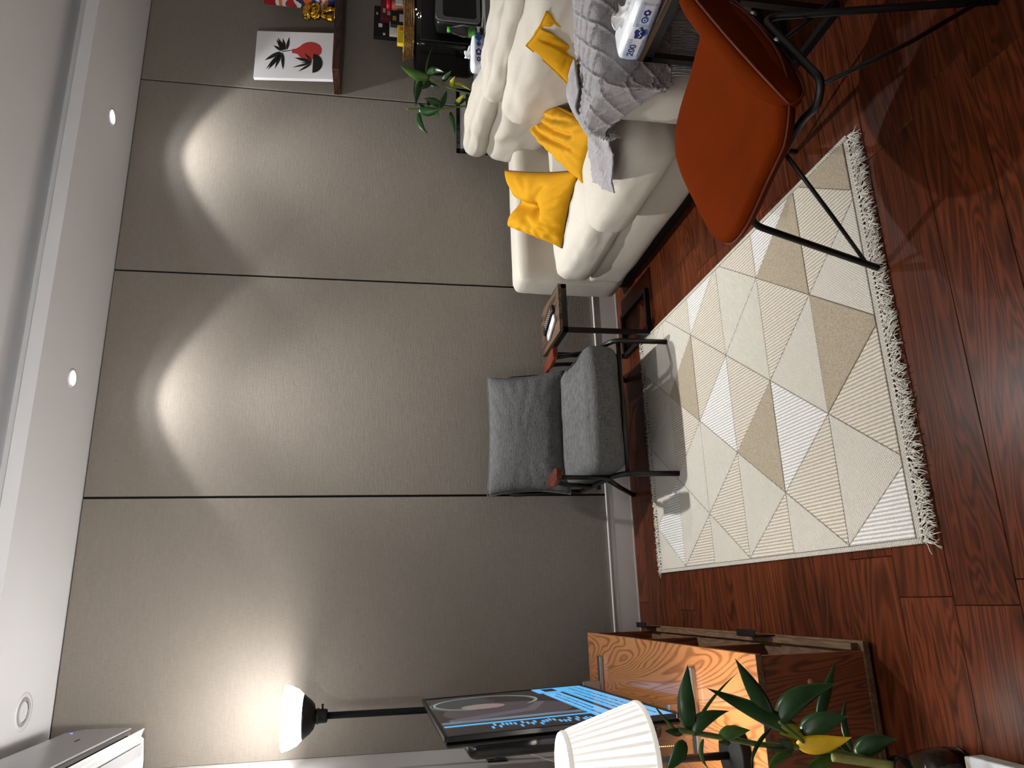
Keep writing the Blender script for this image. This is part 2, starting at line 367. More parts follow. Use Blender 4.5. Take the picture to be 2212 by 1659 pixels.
# ------------------------------------------------------------------ ceiling spots
def downlight(x, y, lit, label, core=1):
    t = thing('downlight', label, 'ceiling light', (x, y, SOF))
    R0 = .045 if lit else .075
    lathe('trim_ring', [(R0*.72, .004), (R0*.74, -.001), (R0*.8, -.004), (R0*.97, -.004), (R0, -.0015), (R0, .004)], 'acwhite', t, seg=48, close=False)
    if lit:
        lathe('lens', [(0.0001, -.003), (R0*.5, -.003), (R0*.73, .001), (R0*.73, .0035), (.0001, .0035)], 'led', t, close=False)
    else:
        for k in range(5): lathe('groove_ring', [(R0*(.56+.035*k), -.0035-.0002*k), (R0*(.575+.035*k), -.005-.0002*k), (R0*(.59+.035*k), -.0035-.0002*k)], 'acgrey', t, seg=40, close=False)
        lathe('reflector', [(R0*.55, -.003), (R0*.5, .003), (R0*.3, .0055), (R0*.12, .0058)], 'lens', t, close=False)
        lathe('lens', [(.0001, -.001), (R0*.24, .001), (R0*.26, .0052), (.0001, .0054)], 'acwhite', t, close=False)
    if lit:
        spot('spot_beam', (0, 0, -.012), (0, -.02, -1), SPOT_W, math.radians(103), .22, .03, parent=t)
        spot('spot_core', (0, 0, -.013), (0, -.28, -1), CORE_W*core, math.radians(88), 1, .03, parent=t)
        spot('spot_spill', (0, 0, -.012), (0, 0, -1), SPILL_W, math.radians(128), .3, .03, col=(.92, .94, 1), parent=t)
    return t
downlight(1.062, 3.55, True, 'lit recessed spotlight in the soffit above the grey armchair')
downlight(2.503, 3.56, True, 'lit recessed spotlight in the soffit above the cream sofa', .6)
downlight(-.377, 3.559, False, 'unlit recessed downlight with grooved trim beside the air conditioner')

# ------------------------------------------------------------------ rug
RX0, RY0, RXW, RYL, RH = .107, 1.66, 1.196, 1.80, .010
rug = thing('rug', 'beige and cream triangle pattern rug with fringed ends on the wooden floor', 'rug', (RX0, RY0, 0))
def rugmat(name, col, kind):
    m = mat(name, col, .95, spec=.1, sheen=.2); nt = m.node_tree; N = nt.nodes; L = nt.links; b = N['Principled BSDF']; tc = N['Texture Coordinate']
    sx = N.new('ShaderNodeSeparateXYZ'); L.new(tc.outputs['Object'], sx.inputs[0])
    nz = N.new('ShaderNodeTexNoise'); nz.inputs['Scale'].default_value = 160; L.new(tc.outputs['Object'], nz.inputs['Vector'])
    def wave(ax, freq, jit=1.6):
        mu = N.new('ShaderNodeMath'); mu.operation = 'MULTIPLY'; mu.inputs[1].default_value = freq; L.new(sx.outputs[ax], mu.inputs[0])
        ja = N.new('ShaderNodeMath'); ja.operation = 'MULTIPLY_ADD'; ja.inputs[1].default_value = jit; L.new(nz.outputs['Fac'], ja.inputs[0]); L.new(mu.outputs[0], ja.inputs[2])
        s = N.new('ShaderNodeMath'); s.operation = 'SINE'; L.new(ja.outputs[0], s.inputs[0]); return s.outputs[0]
    if kind == 'rib': h = wave('X', 2*PI/.0112, 2.6)
    elif kind == 'loop':
        a, c2 = wave('X', 2*PI/.0095), wave('Y', 2*PI/.0095); mm = N.new('ShaderNodeMath'); mm.operation = 'MULTIPLY'; L.new(a, mm.inputs[0]); L.new(c2, mm.inputs[1]); h = mm.outputs[0]
    else:
        n2 = N.new('ShaderNodeTexNoise'); n2.inputs['Scale'].default_value = 230; n2.inputs['Detail'].default_value = 5; L.new(tc.outputs['Object'], n2.inputs['Vector'])
        mm = N.new('ShaderNodeMath'); mm.operation = 'MULTIPLY_ADD'; mm.inputs[1].default_value = 3; mm.inputs[2].default_value = -1.5; L.new(n2.outputs['Fac'], mm.inputs[0]); h = mm.outputs[0]
    r = N.new('ShaderNodeMapRange'); r.inputs['From Min'].default_value = -1; L.new(h, r.inputs['Value'])
    cr = N.new('ShaderNodeValToRGB'); L.new(r.outputs[0], cr.inputs[0]); dk = .55 if kind == 'rib' else .55
    cr.color_ramp.elements[0].position = .1; cr.color_ramp.elements[1].position = .7
    cr.color_ramp.elements[0].color = [c*dk for c in col[:3]]+[1]; cr.color_ramp.elements[1].color = col; L.new(cr.outputs[0], b.inputs['Base Color'])
    bp = N.new('ShaderNodeBump'); bp.inputs['Strength'].default_value = .5; bp.inputs['Distance'].default_value = .004; L.new(h, bp.inputs['Height']); L.new(bp.outputs[0], b.inputs['Normal'])
    return m
M['rugW'] = rugmat('cream ribbed weave', srgb(234, 232, 227), 'rib')
M['rugR'] = rugmat('beige ribbed weave', srgb(218, 209, 192), 'rib')
M['rugL'] = rugmat('pale looped weave', srgb(222, 216, 203), 'loop')
M['rugT'] = rugmat('tan pile', srgb(180, 167, 144), 'pile')
M['rugB'] = rugmat('cream binding', srgb(208, 202, 190), 'loop')
M['rugD'] = mat('rug backing', srgb(120, 110, 90), .95)
M['fringe'] = mat('cotton fringe', srgb(216, 211, 200), .95, noise_=(60, .12))
box('backing', (.004, .0, .0005), (RXW-.004, RYL, .007), 'rugD', rug)
for s in (0, 1): box('binding', (0 if s == 0 else RXW-.014, 0, 0), (.014 if s == 0 else RXW, RYL, .0125), 'rugB', rug, .003, 2)
for s in (0, 1): box('end_band', (.014, 0 if s == 0 else RYL-.022, .001), (RXW-.014, .022 if s == 0 else RYL, .0085), 'rugB', rug, .002, 1)
PAT = ['WLRTLRT', 'LRWLRTW', 'RLTRLLR', 'LRLWRRW', 'RLLRTLR', 'LWLLRLR']
tl, st_h = .3955, RYL/6
def clip(poly, x0, x1, y0, y1):
    for ax, lim, sgn in ((0, x0, 1), (0, x1, -1), (1, y0, 1), (1, y1, -1)):
        out = []
        for a, b in zip(poly, poly[1:]+poly[:1]):
            ia, ib = (a[ax]-lim)*sgn >= 0, (b[ax]-lim)*sgn >= 0
            if ia: out.append(a)
            if ia != ib:
                t = (lim-a[ax])/(b[ax]-a[ax]); out.append((a[0]+(b[0]-a[0])*t, a[1]+(b[1]-a[1])*t))
        poly = out
        if len(poly) < 3: return None
    return poly
def inset(poly, d):
    c = (sum(p[0] for p in poly)/len(poly), sum(p[1] for p in poly)/len(poly)); out = []
    ar = sum(a[0]*b[1]-b[0]*a[1] for a, b in zip(poly, poly[1:]+poly[:1]))
    if ar < 0: poly = poly[::-1]
    n = len(poly)
    for i in range(n):
        a, b, c2 = V(poly[i-1]), V(poly[i]), V(poly[(i+1) % n]); e1 = (b-a).normalized(); e2 = (c2-b).normalized()
        n1 = V((-e1.y, e1.x)); n2 = V((-e2.y, e2.x)); k = n1+n2; den = max(.3, 1+n1.dot(n2)); q = b+k*(d/den)
        out.append((q.x, q.y))
    return out
for srow in range(6):
    y0, y1 = srow*st_h, (srow+1)*st_h; off = .018
    for k in range(7):
        xm = off-tl/2+tl/2*k                    # left foot of triangle k
        apex_up = (k % 2 == 0) if srow % 2 == 0 else (k % 2 == 1)
        xm = off+tl/2*(k-1)
        tri = [(xm, y0), (xm+tl, y0), (xm+tl/2, y1)] if apex_up else [(xm, y1), (xm+tl/2, y0), (xm+tl, y1)]
        poly = clip(tri, .0145, RXW-.0145, .0225, RYL-.0225)
        if not poly: continue
        # drop degenerate duplicates
        pp = [p for i, p in enumerate(poly) if math.hypot(p[0]-poly[i-1][0], p[1]-poly[i-1][1]) > .003]
        if len(pp) < 3: continue
        q = inset(pp, .0013); top = inset(q, .0012)
        n = len(q); hh = .0105 if PAT[srow][k] != 'T' else .0115
        vs = [(x, y, .006) for x, y in q]+[(x, y, hh-.001) for x, y in q]+[(x, y, hh) for x, y in top]
        fs = [tuple(range(2*n, 3*n))]
        for i in range(n):
            j = (i+1) % n; fs += [(i, j, n+j, n+i), (n+i, n+j, 2*n+j, 2*n+i)]
        obj('triangle_patch', pydata(vs, fs), 'rug'+PAT[srow][k], rug)
def fringe_mesh(x0, x1, y, dirv, length, count, rad=.0011, curl=.012, nseg=5, lift=.004):
    bm = bmesh.new()
    for i in range(count):
        x = x0+(x1-x0)*(i+.5)/count; knot = V((x+random.uniform(-.001, .001), y, .0065))
        nst = 9
        for s in range(nst):
            L_ = length*random.uniform(.7, 1.12); a = random.uniform(-.5, .5)+.35*math.sin(i*.37); p = knot.copy(); pts = [p.copy()]
            for q in range(nseg):
                a += random.uniform(-.4, .4); st = L_/nseg
                p = p+V((math.sin(a)*st, dirv*math.cos(a)*st, 0)); p.z = max(.0015, .0065+lift*math.sin(q/nseg*PI)*random.uniform(.2, 1.5)-.004*q/nseg+.0012*s*random.random())
                pts.append(p.copy())
            tubebm(bm, pts, rad, 4)
        tubebm(bm, [knot+V((0, -dirv*.006, 0)), knot+V((0, dirv*.006, .001))], .0028, 5)
    return frombm(bm)
f1 = obj('fringe', fringe_mesh(.0, RXW, -.002, -1, .056, 84), 'fringe', rug, True); f1['kind'] = 'stuff'
f2 = obj('fringe', fringe_mesh(.0, RXW, RYL+.002, 1, .045, 84), 'fringe', rug, True); f2['kind'] = 'stuff'

# ------------------------------------------------------------------ tv bench
BX0, BX1, BY0, BY1, BH = LEFT+.012, -.158, 1.945, 3.63, .352
bench = thing('tv_bench', 'long low wooden tv bench with open front compartments along the left wall', 'tv bench', ((BX0+BX1)/2, (BY0+BY1)/2, 0))
OB = -V(bench.location)
def bpart(name, lo, hi, m, bevel=.0008, parent=None): return box(name, V(lo)+OB, V(hi)+OB, m, parent or bench, bevel, 1)
bpart('top_board', (BX0, BY0+.0, BH-.018), (BX1, BY1, BH), 'oak')
bpart('edge_strip', (BX0, BY0-.0016, BH-.018), (BX1, BY0-.0002, BH), 'oakedge')
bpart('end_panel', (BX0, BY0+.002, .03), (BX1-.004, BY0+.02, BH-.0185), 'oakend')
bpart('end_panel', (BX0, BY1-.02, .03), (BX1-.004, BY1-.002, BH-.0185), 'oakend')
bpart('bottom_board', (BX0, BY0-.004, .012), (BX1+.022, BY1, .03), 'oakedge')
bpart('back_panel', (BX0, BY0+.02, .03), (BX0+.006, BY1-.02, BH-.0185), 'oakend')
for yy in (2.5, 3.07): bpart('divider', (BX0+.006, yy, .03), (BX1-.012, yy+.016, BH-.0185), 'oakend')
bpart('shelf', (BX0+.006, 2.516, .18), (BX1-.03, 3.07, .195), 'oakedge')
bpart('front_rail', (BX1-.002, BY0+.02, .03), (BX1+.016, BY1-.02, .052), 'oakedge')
for px, py in ((1390, 1370), (1632, 1388)):
    q = atZ(px, py, .07); yy = min(q.y, BY1-.08)
    bm = bmesh.new(); zc = max(.05, min(q.z, .09))
    boxbm(bm, V((BX1+.016, yy-.065, .03))+OB, V((BX1+.021, yy+.065, .105))+OB, .001, 1)
    boxbm(bm, V((BX1+.016, yy-.065, .10))+OB, V((BX1+.04, yy+.065, .105))+OB, .001, 1)
    obj('clip_handle', frombm(bm), 'blackplastic', bench)
cp = atY(1750, 1473, BY0+.002)
lathe('screw_cap', [(.0001, 0), (.008, 0), (.0075, .0015), (.0001, .002)], mat('oak cap', srgb(176, 120, 74), .6), bench, seg=20).matrix_local = Matrix.Translation(V((cp.x, BY0+.0018, cp.z))+OB) @ Matrix.Rotation(PI/2, 4, 'X')
for fx in (BX0+.05, BX1-.06):
    for fy in (BY0+.08, BY1-.1): lathe('foot', [(.02, 0), (.022, .012)], 'blackplastic', bench, center=V((fx, fy, 0))+OB, seg=16)

# ------------------------------------------------------------------ television
tvf, tvn = V((-.377, 3.46, 0)), V((-.345, 2.285, 0))
tvd = (tvf-tvn).normalized(); tvw = (tvf-tvn).length; tvh = .725; tvz = .438
tv = thing('television', 'black flat screen television on silver feet showing blue caption panels', 'television', (tvn.x, tvn.y, BH))
# local frame: x along screen (near -> far), y up, z out of the screen (towards +X)
TF = frame((0, 0, tvz-BH), tvd, V((-.035, 0, 1)))
def tvbox(name, lo, hi, m, bevel=.001, parent=tv):
    bm = bmesh.new(); boxbm(bm, lo, hi, bevel, 2); bm.transform(TF); return obj(name, frombm(bm), m, parent)
zs = -1 if (TF.to_3x3() @ V((0, 0, 1))).x < 0 else 1
bz = lambda a, b: (min(a*zs, b*zs), max(a*zs, b*zs))
def tvb(name, x0, x1, y0, y1, z0, z1, m, bevel=.001, parent=tv):
    a, b = bz(z0, z1); return tvbox(name, (x0, y0, a), (x1, y1, b), m, bevel, parent)
BZ = .012
fr = bmesh.new()
for x0, x1, y0, y1 in ((0, tvw, tvh-BZ, tvh), (0, tvw, 0, BZ*1.6), (0, BZ, BZ*1.6, tvh-BZ), (tvw-BZ, tvw, BZ*1.6, tvh-BZ)):
    a, b = bz(-.012, .003); boxbm(fr, (x0, y0, a), (x1, y1, b), .0015, 1)
fr.transform(TF); obj('bezel', frombm(fr), 'blackplastic', tv)
M['scr0'] = mat('screen dark picture', srgb(8, 8, 10), .12, emit=(srgb(34, 30, 32), .9))
def scrmat(name, c, e): return mat(name, srgb(6, 6, 8), .15, emit=(srgb(*c), e))
scr = tvb('screen', BZ, tvw-BZ, BZ*1.6, tvh-BZ, -.01, 0, 'scr0', 0)
rb = bmesh.new(); a, b = bz(-.08, -.012)
boxbm(rb, (.06, .04, a), (tvw-.06, tvh*.9, b), .03, 4); a, b = bz(-.03, -.012); boxbm(rb, (.004, .004, a), (tvw-.004, tvh-.004, b), .01, 3); rb.transform(TF); obj('rear_housing', frombm(rb), 'blackgloss', tv, True)
def scrpoly(name, pts, c, e, lvl=1):
    """flat picture element on the screen; pts in fractions of the screen (x from far=0 to near=1, y from bottom)"""
    sw, sh = tvw-2*BZ, tvh-2.6*BZ
    poly = [(tvw-BZ-fx*sw, BZ*1.6+fy*sh) for fx, fy in pts]; d = .00025*lvl*zs
    me = pydata([TF @ V((x, y, d)) for x, y in poly], [tuple(range(len(poly)))]); return obj(name, me, scrmat('scr_%d_%d_%d' % c, c, e), scr)
def ell(cx, cy, rx, ry, n=30, a0=0, a1=2*PI): return [(cx+rx*math.cos(a0+(a1-a0)*i/n), cy+ry*math.sin(a0+(a1-a0)*i/n)) for i in range(n)]
sky = (88, 172, 226)
scrpoly('picture_figure', ell(.55, .62, .22, .34), (70, 62, 66), .8)
scrpoly('picture_figure', ell(.3, .8, .26, .17), (52, 58, 62), .7)
scrpoly('picture_face', ell(.4, .72, .07, .12), (128, 112, 106), .9, 2)
arc = ell(.28, .68, .2, .3, 40, .3, 5.6)
for (ox, oy), lw, cc in (((0, 0), .008, (150, 160, 150)), ((.012, .02), .004, (120, 130, 122))):
    a2 = [(x+ox, y+oy) for x, y in arc]; inn = [(.28+(x-.28)*(1-lw*5), .68+(y-.68)*(1-lw*5)) for x, y in a2][::-1]
    for i in range(len(arc)-1): scrpoly('picture_arc', [a2[i], a2[i+1], inn[-2-i], inn[-1-i]], cc, .7, 3)
scrpoly('picture_drape', [(.42, .38), (.62, .5), (.75, .95), (.68, .95), (.55, .52), (.4, .42)], (88, 84, 92), .8, 2)
for i in range(4): scrpoly('picture_stripe', [(.72+.012*i, .25), (.726+.012*i, .25), (.735+.012*i, .99), (.729+.012*i, .99)], (120, 140, 160), .8, 3)
scrpoly('picture_stripe', [(.8, .2), (.82, .2), (.83, .99), (.805, .99)], sky, .9, 3)
for i in range(26):
    cx, cy = .89+random.uniform(-.03, .035), .33+i*.018; scrpoly('picture_letter', [(cx-.02, cy), (cx+.02, cy+.002), (cx+.02, cy+.012), (cx-.02, cy+.012)], (100, 172, 222), .9, 3)
scrpoly('caption_panel', [(.0, .0), (1, .0), (1, .17), (.0, .17)], sky, 1.0, 4)
scrpoly('caption_panel', [(.0, .17), (.16, .17), (.16, .32), (.0, .32)], (92, 170, 224), 1.0, 4)
scrpoly('caption_box', [(.025, .19), (.13, .19), (.13, .27), (.025, .27)], (26, 28, 40), .8, 5)
scrpoly('caption_panel', [(.18, .2), (.9, .2), (.9, .3), (.18, .3)], (96, 172, 224), 1.0, 4)
for row, (y, x0, x1) in enumerate(((.045, .06, .93), (.09, .06, .9), (.13, .25, .8), (.23, .22, .7), (.262, .3, .86))):
    x = x0
    while x < x1:
        wl_ = random.uniform(.008, .03); scrpoly('caption_letter', [(x, y), (x+wl_, y), (x+wl_, y+random.uniform(.008, .018)), (x, y+.014)], (34, 62, 100), .8, 6); x += wl_+random.uniform(.004, .012)
for fx in (.09, tvw-.05):
    # V-shaped foot: a bar running out towards the room
    fo = TF @ V((fx, 0, 0)); bm = bmesh.new()
    boxbm(bm, (-.006+fo.x-.13, fo.y-.019, 0), (fo.x+.125, fo.y+.019, .018), .004, 2)
    boxbm(bm, (fo.x-.03, fo.y-.009, .012), (fo.x+.02, fo.y+.009, tvz-BH+.01), .002, 2)
    obj('stand_foot', frombm(bm), 'chrome', tv)

# ------------------------------------------------------------------ torchiere
def torchiere(label, lx, ly, watt):
    t = thing('floor_lamp', label, 'floor lamp', (lx, ly, 0))
    lathe('base', [(.0001, 0), (.12, 0), (.122, .012), (.11, .02), (.03, .026), (.0001, .026)], 'metal', t)
    tube('pole', [(0, 0, .02), (0, 0, .8), (0, 0, 1.575)], .0145, 'matteblack', t, 14)
    lathe('collar', [(.0145, 1.565), (.026, 1.567), (.029, 1.575), (.029, 1.6), (.033, 1.604), (.033, 1.61), (.029, 1.613), (.03, 1.622)], 'metal', t)
    lathe('cup', [(.028, 1.617), (.05, 1.622), (.068, 1.637), (.083, 1.657), (.0925, 1.667), (.09, 1.668), (.06, 1.645), (.02, 1.63)], 'metal', t)
    k = lathe('switch_knob', [(.004, 0), (.004, .016), (.0055, .017), (.0055, .022), (.0001, .022)], 'metal', t, seg=14); k.matrix_local = Matrix.Translation((.027, -.008, 1.588)) @ Matrix.Rotation(PI/2, 4, 'Y')
    lathe('bowl', [(.055, 1.648), (.0915, 1.6685), (.112, 1.69), (.126, 1.72), (.133, 1.748), (.131, 1.749), (.123, 1.722), (.108, 1.694), (.085, 1.672), (.05, 1.655)], 'bowl', t, seg=56, close=False)
    lathe('bulb', [(.012, 1.63), (.016, 1.66), (.027, 1.69), (.026, 1.71), (.014, 1.728), (.0001, 1.732)], 'bowl', t, seg=20, close=False)
    point('lamp_light', (0, 0, 1.752), watt, .04, parent=t)
torchiere('black torchiere floor lamp with a glowing white bowl behind the television', -.452, 3.52, TORCH_W)
torchiere('added torchiere floor lamp out of view by the left wall to brighten the room', -.5, .95, FILL_LAMP_W)  # added lamp out of view, lifts the ceiling and shaded areas

# ------------------------------------------------------------------ table lamp
bl = atZ(1590, 1633, BH+.01); bl = V((-.43, 2.10, 0))
t = thing('table_lamp', 'lit table lamp with pleated white shade and pull chain on the tv bench', 'table lamp', (bl.x, bl.y, BH))
lathe('base', [(.0001, 0), (.072, 0), (.075, .004), (.075, .026), (.072, .03), (.02, .031), (.012, .036), (.0001, .036)], 'matteblack', t)
tube('pole', [(0, 0, .03), (0, 0, .2), (0, 0, .42)], .0105, 'metal', t, 14)
bm = bmesh.new(); NP = 34; n = NP*6
z0, z1, r0, r1 = .288, .51, .150, .083
rows = []
for j in range(9):
    f = j/8; r = r0+(r1-r0)*f; ring = []
    for i in range(n):
        ph = (i % 6)/6; d = .0045*(1-abs(2*ph-1))*(1 if j not in (0, 8) else .3)
        ring.append(bm.verts.new(((r+d)*math.cos(2*PI*i/n), (r+d)*math.sin(2*PI*i/n), z0+(z1-z0)*f)))
    rows.append(ring)
for a, b in zip(rows, rows[1:]):
    for i in range(n): bm.faces.new((a[i], a[(i+1) % n], b[(i+1) % n], b[i]))
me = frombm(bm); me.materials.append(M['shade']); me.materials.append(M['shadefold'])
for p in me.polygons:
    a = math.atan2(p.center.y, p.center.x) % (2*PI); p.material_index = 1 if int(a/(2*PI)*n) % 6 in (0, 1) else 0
sh = obj('shade', me, None, t)
for zz, rr, hh in ((z0-.002, r0+.004, .012), (z1-.012, r1+.0065, .014)):
    lathe('trim_band', [(rr, zz), (rr+.0005, zz+hh*.5), (rr-.0035, zz+hh)], 'trimcloth', sh, seg=64, close=False)
lathe('socket', [(.014, .36), (.018, .37), (.018, .41), (.012, .42)], 'metal', t, seg=20)
lathe('bulb', [(.012, .415), (.016, .43), (.029, .46), (.026, .48), (.012, .494), (.0001, .496)], 'bowl', t, seg=20, close=False)
bm = bmesh.new()
for i in range(34): bmesh.ops.create_uvsphere(bm, u_segments=6, v_segments=5, radius=.0021, matrix=Matrix.Translation((.036, -.012, .36-i*.0056)))
bmesh.ops.create_uvsphere(bm, u_segments=10, v_segments=8, radius=.0055, matrix=Matrix.Translation((.036, -.012, .166)))
obj('pull_chain', frombm(bm), 'brass', t, True)
point('lamp_light', (.035, 0, .40), TLAMP_W, .03, parent=t)

# ------------------------------------------------------------------ air conditioner
AY0, AY1, AZ0, AX = 2.72, 3.735, 2.355, LEFT
ac = thing('air_conditioner', 'white split air conditioner with open louver high on the left wall', 'air conditioner', (AX, (AY0+AY1)/2, AZ0))
def extr(name, prof, y0, y1, m, parent, smooth=False, close=True):
    n = len(prof); vs = [(x, y0, z) for x, z in prof]+[(x, y1, z) for x, z in prof]
    fs = [(i, (i+1) % n, n+(i+1) % n, n+i) for i in range(n if close else n-1)]
    if close: fs += [tuple(range(n))[::-1], tuple(range(n, 2*n))]
    bm = bmesh.new(); bv = [bm.verts.new(v) for v in vs]
    for f in fs: bm.faces.new([bv[i] for i in f])
    return obj(name, frombm(bm), m, parent, smooth)
hl = (AY1-AY0)/2
body = [(0, .365), (.10, .365), (.15, .355), (.178, .325), (.186, .25), (.184, .08), (.178, .066), (.168, .066), (.10, .05), (.095, .03), (.15, .03), (.155, .02), (.145, .008), (.06, .0), (.0, 0)]
extr('body', body, -hl, hl, 'acwhite', ac)
fp = [(.105, .370), (.155, .361), (.185, .329), (.1955, .25), (.194, .12), (.192, .064), (.186, .063), (.187, .12), (.188, .25), (.180, .325), (.152, .357), (.105, .366)]
extr('front_panel', fp, -hl+.002, hl-.002, 'acgrey', ac)
extr('outlet_slot', [(.166, .0655), (.101, .0495), (.0965, .0315), (.145, .0315)], -hl+.04, hl-.04, 'black', ac)
extr('louver', [(.184, .012), (.188, .008), (.128, .028), (.126, .032)], -hl+.05, hl-.004, 'acwhite', ac)
extr('louver', [(.135, -.004), (.137, -.007), (.085, -.002), (.085, .0005)], -hl+.06, hl-.05, 'acgrey', ac)
for yy in (-.2, .1, .35): box('vane', (.11, yy, .034), (.15, yy+.006, .056), 'acgrey', ac)
text('maker_mark', 'GREE', .022, 'inkblack', frame((.1895, .18, .16), (0, -1, 0), (0, 0, 1)) if False else frame((.1892, .18, .16), (0, 1, 0), (0, 0, 1)), ac) if False else None
lathe('indicator', [(.0001, 0), (.006, 0), (.0001, .001)], mat('blue led', srgb(120, 130, 255), .3, emit=(srgb(120, 130, 255), 3)), ac, seg=14).matrix_local = Matrix.Translation((.1955, hl-.10, .27)) @ Matrix.Rotation(PI/2, 4, 'Y')
box('maker_mark', (.1925, hl-.33, .17), (.196, hl-.28, .177), 'inkblack', ac)

# ------------------------------------------------------------------ wall socket + plug on the left wall
q = V((LEFT, 3.545, .83))
t = thing('wall_socket', 'black wall socket on the left wall above the tv bench', 'socket', q)
box('plate', (0, -.06, -.043), (.008, .06, .043), 'blackplastic', t, .002, 2)
for yy in (-.035, .01): box('switch', (.008, yy, .012), (.011, yy+.012, .028), 'blackgloss', t, .001, 1)
t2 = thing('power_plug', 'white power plug with cord pushed into the black wall socket', 'plug', q+V((.0095, 0, -.01)))
rbox('body', (.0, -.022, -.018), (.04, .022, .022), .012, 'tissuefilm', t2, n=6)
tube('cord', spline([(.03, .0, -.016), (.032, 0, -.05), (.02, -.05, -.12), (.015, -.25, -.2), (.02, -.5, -.3), (.03, -.7, -.36), (.04, -.75, -.43)]), .003, 'tissuefilm', t2, 8)
# ------------------------------------------------------------------ armchair
AX0, AX1 = .538, 1.18
ch = thing('armchair', 'grey tweed armchair with black tube frame and polished wooden armrests', 'armchair', ((AX0+AX1)/2, 3.4, 0))
OA = -V(ch.location)
def A(x, y, z): return V((x, y, z))+OA
rbox('seat_cushion', A(.552, 3.115, .262), A(1.155, 3.66, .432), .05, 'grey', ch, n=26, puff=(.006, .014, .018), wr=.004, wsc=7, seed=3)
bk, edge = corner_pillow('back_cushion', A(.512, 3.60, .405), A(1.175, 3.585, .405), A(1.165, 3.725, .805), A(.522, 3.74, .815), .17, 'grey', ch, n=36, seed=4)
obj('piping', (lambda bm: (tubebm(bm, edge+[edge[0]], .0035, 6, cap=False), frombm(bm))[1])(bmesh.new()), 'grey', bk, True)
for s, x in ((0, AX0), (1, AX1)):
    d = 1 if s == 0 else -1
    pts = fillet([A(x, 3.134, .0115), A(x, 3.136, .27), A(x, 3.2, .30), A(x+.0*d, 3.45, .315), A(x, 3.68, .33)], .05)
    tube('side_frame', pts, .0125, 'metal', ch, 14)
    tube('rear_leg', [A(x, 3.3, .3), A(x, 3.55, .16), A(x-.005*d, 3.8, 0)], .0125, 'metal', ch, 14)
    ax_, ay_, az_ = (x, 3.15, .572) if s == 0 else (x-.045, 3.2, .55)
    tube('arm_post', [A(x, ay_+.09, .305), A((x+ax_)/2, ay_+.09, .43), A(ax_, ay_+.085, az_-.01)], .011, 'metal', ch, 12)
    tube('arm_post', [A(x, 3.5, .315), A((x+ax_)/2, 3.45, .46), A(ax_, ay_+.2, az_-.015)], .011, 'metal', ch, 12)
    bm = bmesh.new(); prof = []
    for j in range(13):
        f = j/12; yy = ay_+.25*f; wdt = .027+.01*math.sin(PI*min(1, f*1.3)); zc = az_-.012*f
        prof.append([bm.verts.new(A(ax_+wdt*cx, yy, zc+.0125*cz)) for cx, cz in ((-1, .55), (-.8, .95), (.8, .95), (1, .55), (1, -.55), (.8, -.95), (-.8, -.95), (-1, -.55))])
    for a, b in zip(prof, prof[1:]):
        for i in range(8): bm.faces.new((a[i], a[(i+1) % 8], b[(i+1) % 8], b[i]))
    bm.faces.new(prof[0][::-1]); bm.faces.new(prof[-1]); bmesh.ops.bevel(bm, geom=[e for e in prof[0][0].link_edges], offset=.001, affect='EDGES')
    obj('armrest', frombm(bm), 'armwood', ch)
for y, z in ((3.15, .25), (3.62, .25)): tube('cross_bar', [A(AX0, y, z), A(.86, y, z), A(AX1, y, z)], .0115, 'metal', ch, 12)
tube('back_frame', fillet([A(AX0, 3.68, .33), A(AX0, 3.8, .7), A(AX1, 3.8, .7), A(AX1, 3.68, .33)], .05), .0115, 'metal', ch, 12)

# ------------------------------------------------------------------ C shaped side tables
def ctable(label, loc, rotz, w, d, h):
    """posts stand along local x=0, base and top reach to local x=w; d along local y"""
    t = thing('side_table', label, 'side table', loc, rotz, 'matching c shaped side tables'); b = .011
    box('table_top', (-.012, -.012, h-.018), (w+.012, d+.012, h), 'walnut', t, .001, 1)
    boxes('top_frame', [((-b, -b, h-.045), (w+b, b, h-.018)), ((-b, d-b, h-.045), (w+b, d+b, h-.018)), ((-b, -b, h-.045), (b, d+b, h-.018)), ((w-b, -b, h-.045), (w+b, d+b, h-.018))], 'metal', t)
    for y in (0, d): box('post', (-b, y-b, .024), (b, y+b, h-.045), 'metal', t)
    for y in (0, d): box('base_bar', (-b, y-b, 0), (w+b, y+b, .024), 'metal', t)
    box('base_bar', (w-b, b, 0), (w+b, d-b, .024), 'metal', t); box('base_bar', (-b, b, 0), (b, d-b, .024), 'metal', t)
    return t
ctable('small c shaped side table with walnut top between armchair and sofa', (1.305, 3.335, 0), 0, .235, .385, .49)
ctable('small c shaped side table with walnut top carrying a tissue pack beside the sofa', (1.702, 1.605, 0), 0, .36, .265, .552)
# remotes
def remote(name, label, p, q, wd, hh, m, btn, rows):
    p, q = V(p), V(q); ln = (q-p).length; t = thing(name, label, 'remote', p); F_ = frame((0, 0, 0), (q-p), V((0, 0, 1)).cross(q-p))
    def tr(o): o.data.transform(F_); return o
    tr(rbox('body', (0, -wd/2, .0005), (ln, wd/2, hh), .006, m, t, n=6))
    for i in range(rows):
        for k in (-1, 0, 1): tr(box('button', (ln*(.12+.7*i/rows), k*wd*.28-.003, hh-.0004), (ln*(.12+.7*i/rows)+.006, k*wd*.28+.003, hh+.0012), btn, t, .0006, 1))
    return t
TZ = .4905
remote('remote_control', 'long black remote control with many buttons on the side table', (1.452, 3.405, TZ), (1.385, 3.61, TZ), .045, .018, 'blackplastic', 'acgrey', 9)
r2 = remote('remote_control', 'short white remote control with grey display on the side table', (1.392, 3.385, TZ), (1.335, 3.545, TZ), .045, .016, 'acwhite', 'acwhite', 2)
